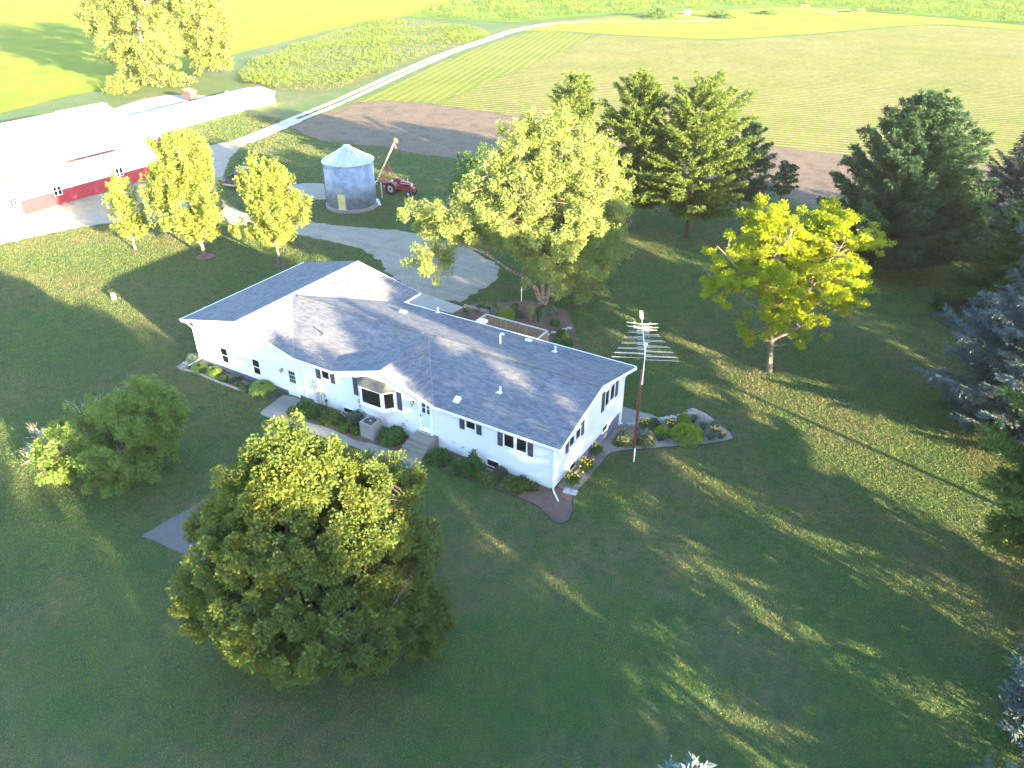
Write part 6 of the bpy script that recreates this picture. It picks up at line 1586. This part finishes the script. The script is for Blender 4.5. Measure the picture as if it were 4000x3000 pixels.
# front bed
pl(ZH, 350, 465, 120, 'mound', 'green broad leaved plant right of the steps', M_GREEN, 91, .55, name='bush', L=.22, W=.14)
for i, (u, v, r_, mt_, h_, lb) in enumerate(((610, 590, 130, M_GREEN, .8, 'tall dark leafy clump at the house wall right of the steps'), (740, 520, 85, M_PEONY, .9, 'clump with yellow lit tips beside the window well'), (760, 620, 110, M_GREEN, .65, 'dark clump in front of the window well'), (900, 690, 105, M_PEONY, .5, 'low grey green clump in the middle of the front bed'),
                                            (1030, 640, 80, M_GREYG, .4, 'small clump past the window well'), (1150, 760, 95, M_PEONY, .45, 'low leafy clump nearer the bare mulch'), (1280, 740, 80, M_PEONY, .45, 'thin yellowish clump in the front bed'), (1390, 780, 70, M_PEONY, .35, 'last straggling clump before the house corner'), (1250, 820, 40, M_PEONY, .25, 'tiny clump at the edging of the front bed'))):
    pl(ZH, u, v, r_, 'mound', lb, mt_, 95 + i, h_, name='perennial', L=.16, W=.065, up=.5, rough=.25, group='leafy perennials in the front bed')
DG = 'daylilies by the gable wall'
pl(ZH, 1870, 720, 110, 'blades', 'orange flowered daylily clump nearest the house corner', M_BLADE, 110, .75, (M_FLOW, 30, .065), group=DG)
pl(ZH, 2035, 560, 105, 'blades', 'orange flowered daylily clump beside the gable window well', M_BLADE, 111, .75, (M_FLOW, 26, .065), group=DG)
pl(ZA, 115, 845, 95, 'blades', 'green daylily clump with few yellow blooms near the white sump pipe', M_BLADE, 112, .7, (M_FLOW, 6, .08), group=DG)
# rock bed round the mast
pl(ZA, 530, 690, 140, 'mound', 'broad pale green hydrangea left of the mast', M_HYD, 113, .85, name='hydrangea', L=.16, W=.11)
pl(ZA, 800, 680, 130, 'mound', 'broad pale green hydrangea right of the mast', M_HYD, 114, .8, name='hydrangea', L=.16, W=.11)
pl(ZA, 410, 700, 62, 'mound', 'small dark green shrub at the near end of the hydrangeas', M_GREEN, 115, .4)
pl(ZA, 800, 450, 95, 'blades', 'yellow daylily clump at the patio edge behind the dish', M_BLADE, 116, .6, (M_FLOW, 18, .06), group='daylilies of the rock bed')
pl(ZA, 965, 450, 85, 'mound', 'dark green low shrub next to the patio tip', M_GREEN, 117, .55)
pl(ZA, 1050, 575, 110, 'mound', 'lime green rounded bush between the hydrangea and the large spirea', M_LIME, 118, .75, name='bush', L=.12, W=.05)
pl(ZA, 1030, 620, 55, 'mound', 'small blue green plant in front of the lime bush', M_GREYG, 119, .3, name='perennial')
pl(ZA, 1185, 445, 85, 'blades', 'yellowish flowering clump before the retaining stones', M_BLADE, 120, .55, (M_FLOW, 12, .07), group='daylilies of the rock bed')
pl(ZA, 1360, 370, 90, 'mound', 'bright green clump against the retaining stones', M_LIME, 121, .55, name='bush', L=.14, W=.06)
pl(ZA, 1420, 640, 225, 'mound', 'largest golden green spirea in the rock bed', M_HYD if False else M_LIME, 122, .95, name='spirea', L=.13, W=.08, flowers=None, oval=1.0)
for i, (u, v, r_, lb) in enumerate(((1640, 480, 95, 'grey leaved lavender clump just past the largest spirea'), (1800, 470, 85, 'grey leaved lavender clump at the far side of the rock bed'), (1740, 620, 95, 'grey leaved lavender clump at the lawn side of the rock bed'), (1880, 600, 80, 'grey leaved lavender clump near the pointed end of the rock bed'), (1510, 370, 60, 'small grey lavender clump by the far stones'))):
    pl(ZA, u, v, r_, 'blades', lb, M_GREYG, 125 + i, .55, name='lavender', group='lavender clumps of the rock bed', arch=.3)
pl(ZA, 1810, 545, 62, 'blades', 'orange red lily clump among the lavender', M_BLADE, 131, .5, (M_FLOWR, 22, .075), group='lilies among the lavender')
pl(ZA, 1925, 600, 45, 'blades', 'pale yellow lily clump at the pointed end of the rock bed', M_BLADE, 132, .45, (M_FLOW, 14, .07), group='lilies among the lavender')
# deck bed
pl(ZB, 870, 355, 55, 'mound', 'dull grey green clump behind the dark edging blocks', M_GREYG, 140, .45, name='perennial')
pl(ZB, 975, 372, 40, 'mound', 'brownish green clump next to the silver plant', M_PEONY, 141, .4, name='perennial')
pl(ZB, 1050, 400, 45, 'mound', 'silver leaved clump beside the deck railing', M_SILVER, 142, .45, name='perennial')
pl(ZB, 1190, 470, 105, 'mound', 'bright yellow green weeping bush behind the deck railing', M_LIME, 143, 1.0, name='bush', L=.15, W=.05, up=-.1)
pl(ZB, 1265, 400, 75, 'mound', 'grey green rounded bush behind the bright weeping one', M_GREYG, 144, .6, name='bush')
pl(ZB, 1300, 320, 45, 'mound', 'small dark plant near the marker pole', M_GREEN, 145, .3, name='perennial')
pl(ZB, 1355, 445, 48, 'mound', 'small green plant between the weeping bush and the feather grass', M_GREYG, 146, .4, name='perennial')
pl(ZB, 1490, 495, 62, 'blades', 'straw yellow feather grass, the brighter of the pair by the deck', M_TALLG, 147, 1.5, name='ornamental_grass', arch=.5, w=.014, group='feather grasses behind the deck')
pl(ZB, 1588, 500, 52, 'blades', 'greener feather grass of the pair by the deck', M_BLADE, 148, 1.35, name='ornamental_grass', arch=.5, w=.014, group='feather grasses behind the deck')
pl(ZB, 1735, 395, 92, 'hosta', 'blue green hosta at the foot of the birch', M_HOSTAB, 149)
pl(ZB, 1790, 545, 65, 'mound', 'round green clump in the open mulch', M_GREEN, 150, .45, name='perennial')
pl(ZB, 1885, 680, 70, 'mound', 'dark green clump below the stepping stones', M_GREEN, 151, .5, name='perennial')
pl(ZB, 1915, 695, 42, 'mound', 'chartreuse tuft leaning on the dark clump by the stepping stones', M_LIME, 152, .4, name='perennial')
pl(ZB, 1962, 800, 68, 'mound', 'rounded green clump nearest the house at the lawn edge', M_GREEN, 153, .5, name='perennial')
pl(ZB, 1830, 770, 62, 'mound', 'dull brownish clump near the roof edge behind the house', M_PEONY, 154, .45, name='perennial')
pl(ZB, 1870, 300, 62, 'blades', 'green strap leaved clump behind the blue green hosta', M_BLADE, 155, .7)
pl(ZB, 690, 385, 42, 'blades', 'thin yellow flowered clump in the strip beside the apron', M_BLADE, 156, .45, (M_FLOW, 8, .06))
pl(ZB, 832, 392, 28, 'blades', 'tiny yellow flowered tuft beside the edging blocks', M_BLADE, 157, .35, (M_FLOW, 5, .06))
pl(ZB, 900, 300, 36, 'mound', 'yellowish clump at the lawn edge of the deck bed', M_LIME, 158, .3, name='perennial')
pl(ZB, 1058, 312, 30, 'mound', 'pale yellow green clump midway along the lawn edge of the deck bed', M_LIME, 159, .28, name='perennial')
# ------------------------------------------------------------------ standing grass: tufts of blades wherever the lawn grows
def inside(poly, P):
    Q = np.asarray(poly)[:, :2]; ins = np.zeros(len(P), bool); j = len(Q) - 1
    bx = (P[:, 0] > Q[:, 0].min()) & (P[:, 0] < Q[:, 0].max()) & (P[:, 1] > Q[:, 1].min()) & (P[:, 1] < Q[:, 1].max())
    idx = np.where(bx)[0]
    if not len(idx): return ins
    p = P[idx]; r = np.zeros(len(p), bool)
    for i in range(len(Q)):
        c = ((Q[i, 1] > p[:, 1]) != (Q[j, 1] > p[:, 1])) & (p[:, 0] < (Q[j, 0] - Q[i, 0]) * (p[:, 1] - Q[i, 1]) / (Q[j, 1] - Q[i, 1] + 1e-12) + Q[i, 0])
        r ^= c; j = i
    ins[idx] = r
    return ins
BARE += [[(-.1, -.1), (29.15, -.1), (29.15, 9.35), (10.7, 9.4), (10.7, 11.4), (-.1, 11.4)], [(15.7, 9.2), (21.3, 9.2), (21.3, 14), (15.7, 14)],
         [(bc[0] + 3 * math.cos(a), bc[1] + 3 * math.sin(a)) for a in np.linspace(0, 6.2, 16)], [(-64, 2), (-44, 2), (-44, 31.6), (-64, 31.6)], [(-71.5, 31), (-61.6, 33), (-64.9, 70.7), (-71.5, 70.7)]]
def sow(name, mat, x0, x1, y0, y1, per_px, lo, hi, length, seed, only=None, lean=.9):
    r = np.random.default_rng(seed); N = int((x1 - x0) * (y1 - y0) * hi); N = min(N, 9000000)
    parts = []
    for _ in range(max(1, N // 1500000)):
        n = N // max(1, N // 1500000)
        P = np.stack([r.uniform(x0, x1, n), r.uniform(y0, y1, n)], 1); q = np.column_stack([P, np.zeros(n)]) - CAM
        dp = q @ FWD; ok = dp > 5; dp = np.maximum(dp, 5); k = FPX / 4000 * 1024 / dp
        u = q @ RGT / dp; w_ = q @ UPV / dp
        ok &= (np.abs(u) < .76) & (w_ < .56) & (w_ > -.58)
        dens = np.clip(per_px * k * k * .6, lo, hi); ok &= r.random(n) < dens / hi
        P, dp = P[ok], dp[ok]
        if only is not None: keep = inside(only, P)
        else:
            keep = np.ones(len(P), bool)
            for b_ in BARE: keep &= ~inside(b_, P)
        parts.append(np.column_stack([P[keep], dp[keep]]))
    A = np.concatenate(parts); n = len(A)
    a = r.uniform(0, 6.283, n); s = (A[:, 2] / 40) ** .75 * r.uniform(.6, 1.35, n)
    base = np.column_stack([A[:, 0], A[:, 1], gz(A[:, 0], A[:, 1]) + (.05 if only is not None else -.005)])
    d = np.stack([np.cos(a), np.sin(a), r.uniform(1.0, 3.0, n) * lean], 1); nn = np.stack([-np.cos(a) + r.normal(size=n) * .3, -np.sin(a) + r.normal(size=n) * .3, np.full(n, .6)], 1)
    o = link(name, quads_mesh(name, cards(base, d, nn, length * s, length * s * .45, .2)), mat)
    o['kind'] = 'stuff'; return n
print('grass', sow('lawn_tufts', M_BLADES, -75, 58, -34, 62, 1.7, 16, 300, .08, 71))
# ------------------------------------------------------------------ sun, sky, camera
SUN_DIR = np.array([math.cos(rad(-16)) * math.cos(rad(11)), math.sin(rad(-16)) * math.cos(rad(11)), math.sin(rad(11))])
sun = bpy.data.lights.new('sun', 'SUN'); sun.energy = 4.0; sun.angle = rad(.55); sun.color = (1.0, .78, .45)
so = bpy.data.objects.new('sun', sun); COL.objects.link(so); so.location = (60, -20, 60)
so.rotation_euler = Vector(SUN_DIR).to_track_quat('Z', 'Y').to_euler()
w = bpy.data.worlds.new('World'); scene.world = w; w.use_nodes = True; nt = w.node_tree; nt.nodes.clear()
sky = nt.nodes.new('ShaderNodeTexSky'); sky.sky_type = 'NISHITA'; sky.sun_disc = False
sky.sun_elevation = rad(11); sky.sun_rotation = math.atan2(SUN_DIR[0], SUN_DIR[1]); sky.altitude = 200; sky.air_density = 1.0; sky.dust_density = .6; sky.ozone_density = 2.0
bg = nt.nodes.new('ShaderNodeBackground'); bg.inputs['Strength'].default_value = SKY
out = nt.nodes.new('ShaderNodeOutputWorld'); nt.links.new(sky.outputs[0], bg.inputs['Color']); nt.links.new(bg.outputs[0], out.inputs['Surface'])

cd = bpy.data.cameras.new('camera'); co = bpy.data.objects.new('camera', cd); COL.objects.link(co)
M = Matrix((tuple(RGT), tuple(UPV), tuple(-FWD))).transposed().to_4x4(); M.translation = Vector(CAM)
co.matrix_world = M
cd.sensor_fit = 'HORIZONTAL'; cd.sensor_width = 36; cd.lens = FPX / 4000 * 36; cd.clip_start = .5; cd.clip_end = 6000
scene.camera = co
scene.render.resolution_x = 1024; scene.render.resolution_y = 768
scene.view_settings.view_transform = 'Standard'; scene.view_settings.look = 'None'; scene.view_settings.exposure = EXPOSURE; scene.view_settings.gamma = 1
scene.view_settings.use_curve_mapping = False
scene.cycles.max_bounces = 6; scene.cycles.diffuse_bounces = 3; scene.cycles.glossy_bounces = 2; scene.cycles.transmission_bounces = 3

# thin air volume added to imitate the veiling glare of the lens
hb = MB().b2((-3200, -3200, -3.0), (3200, 3200, 30.0))
t = NT('glare_veil'); v = t.n('ShaderNodeVolumePrincipled'); v.inputs['Color'].default_value = (.95, .93, .86, 1); v.inputs['Density'].default_value = GLARE_DENSITY; v.inputs['Anisotropy'].default_value = 0.0
t.l(v.outputs[0], t.out.inputs['Volume'])
prop(hb.build('glare_haze', t.m), kind='stuff')
scene.cycles.volume_bounces = 0
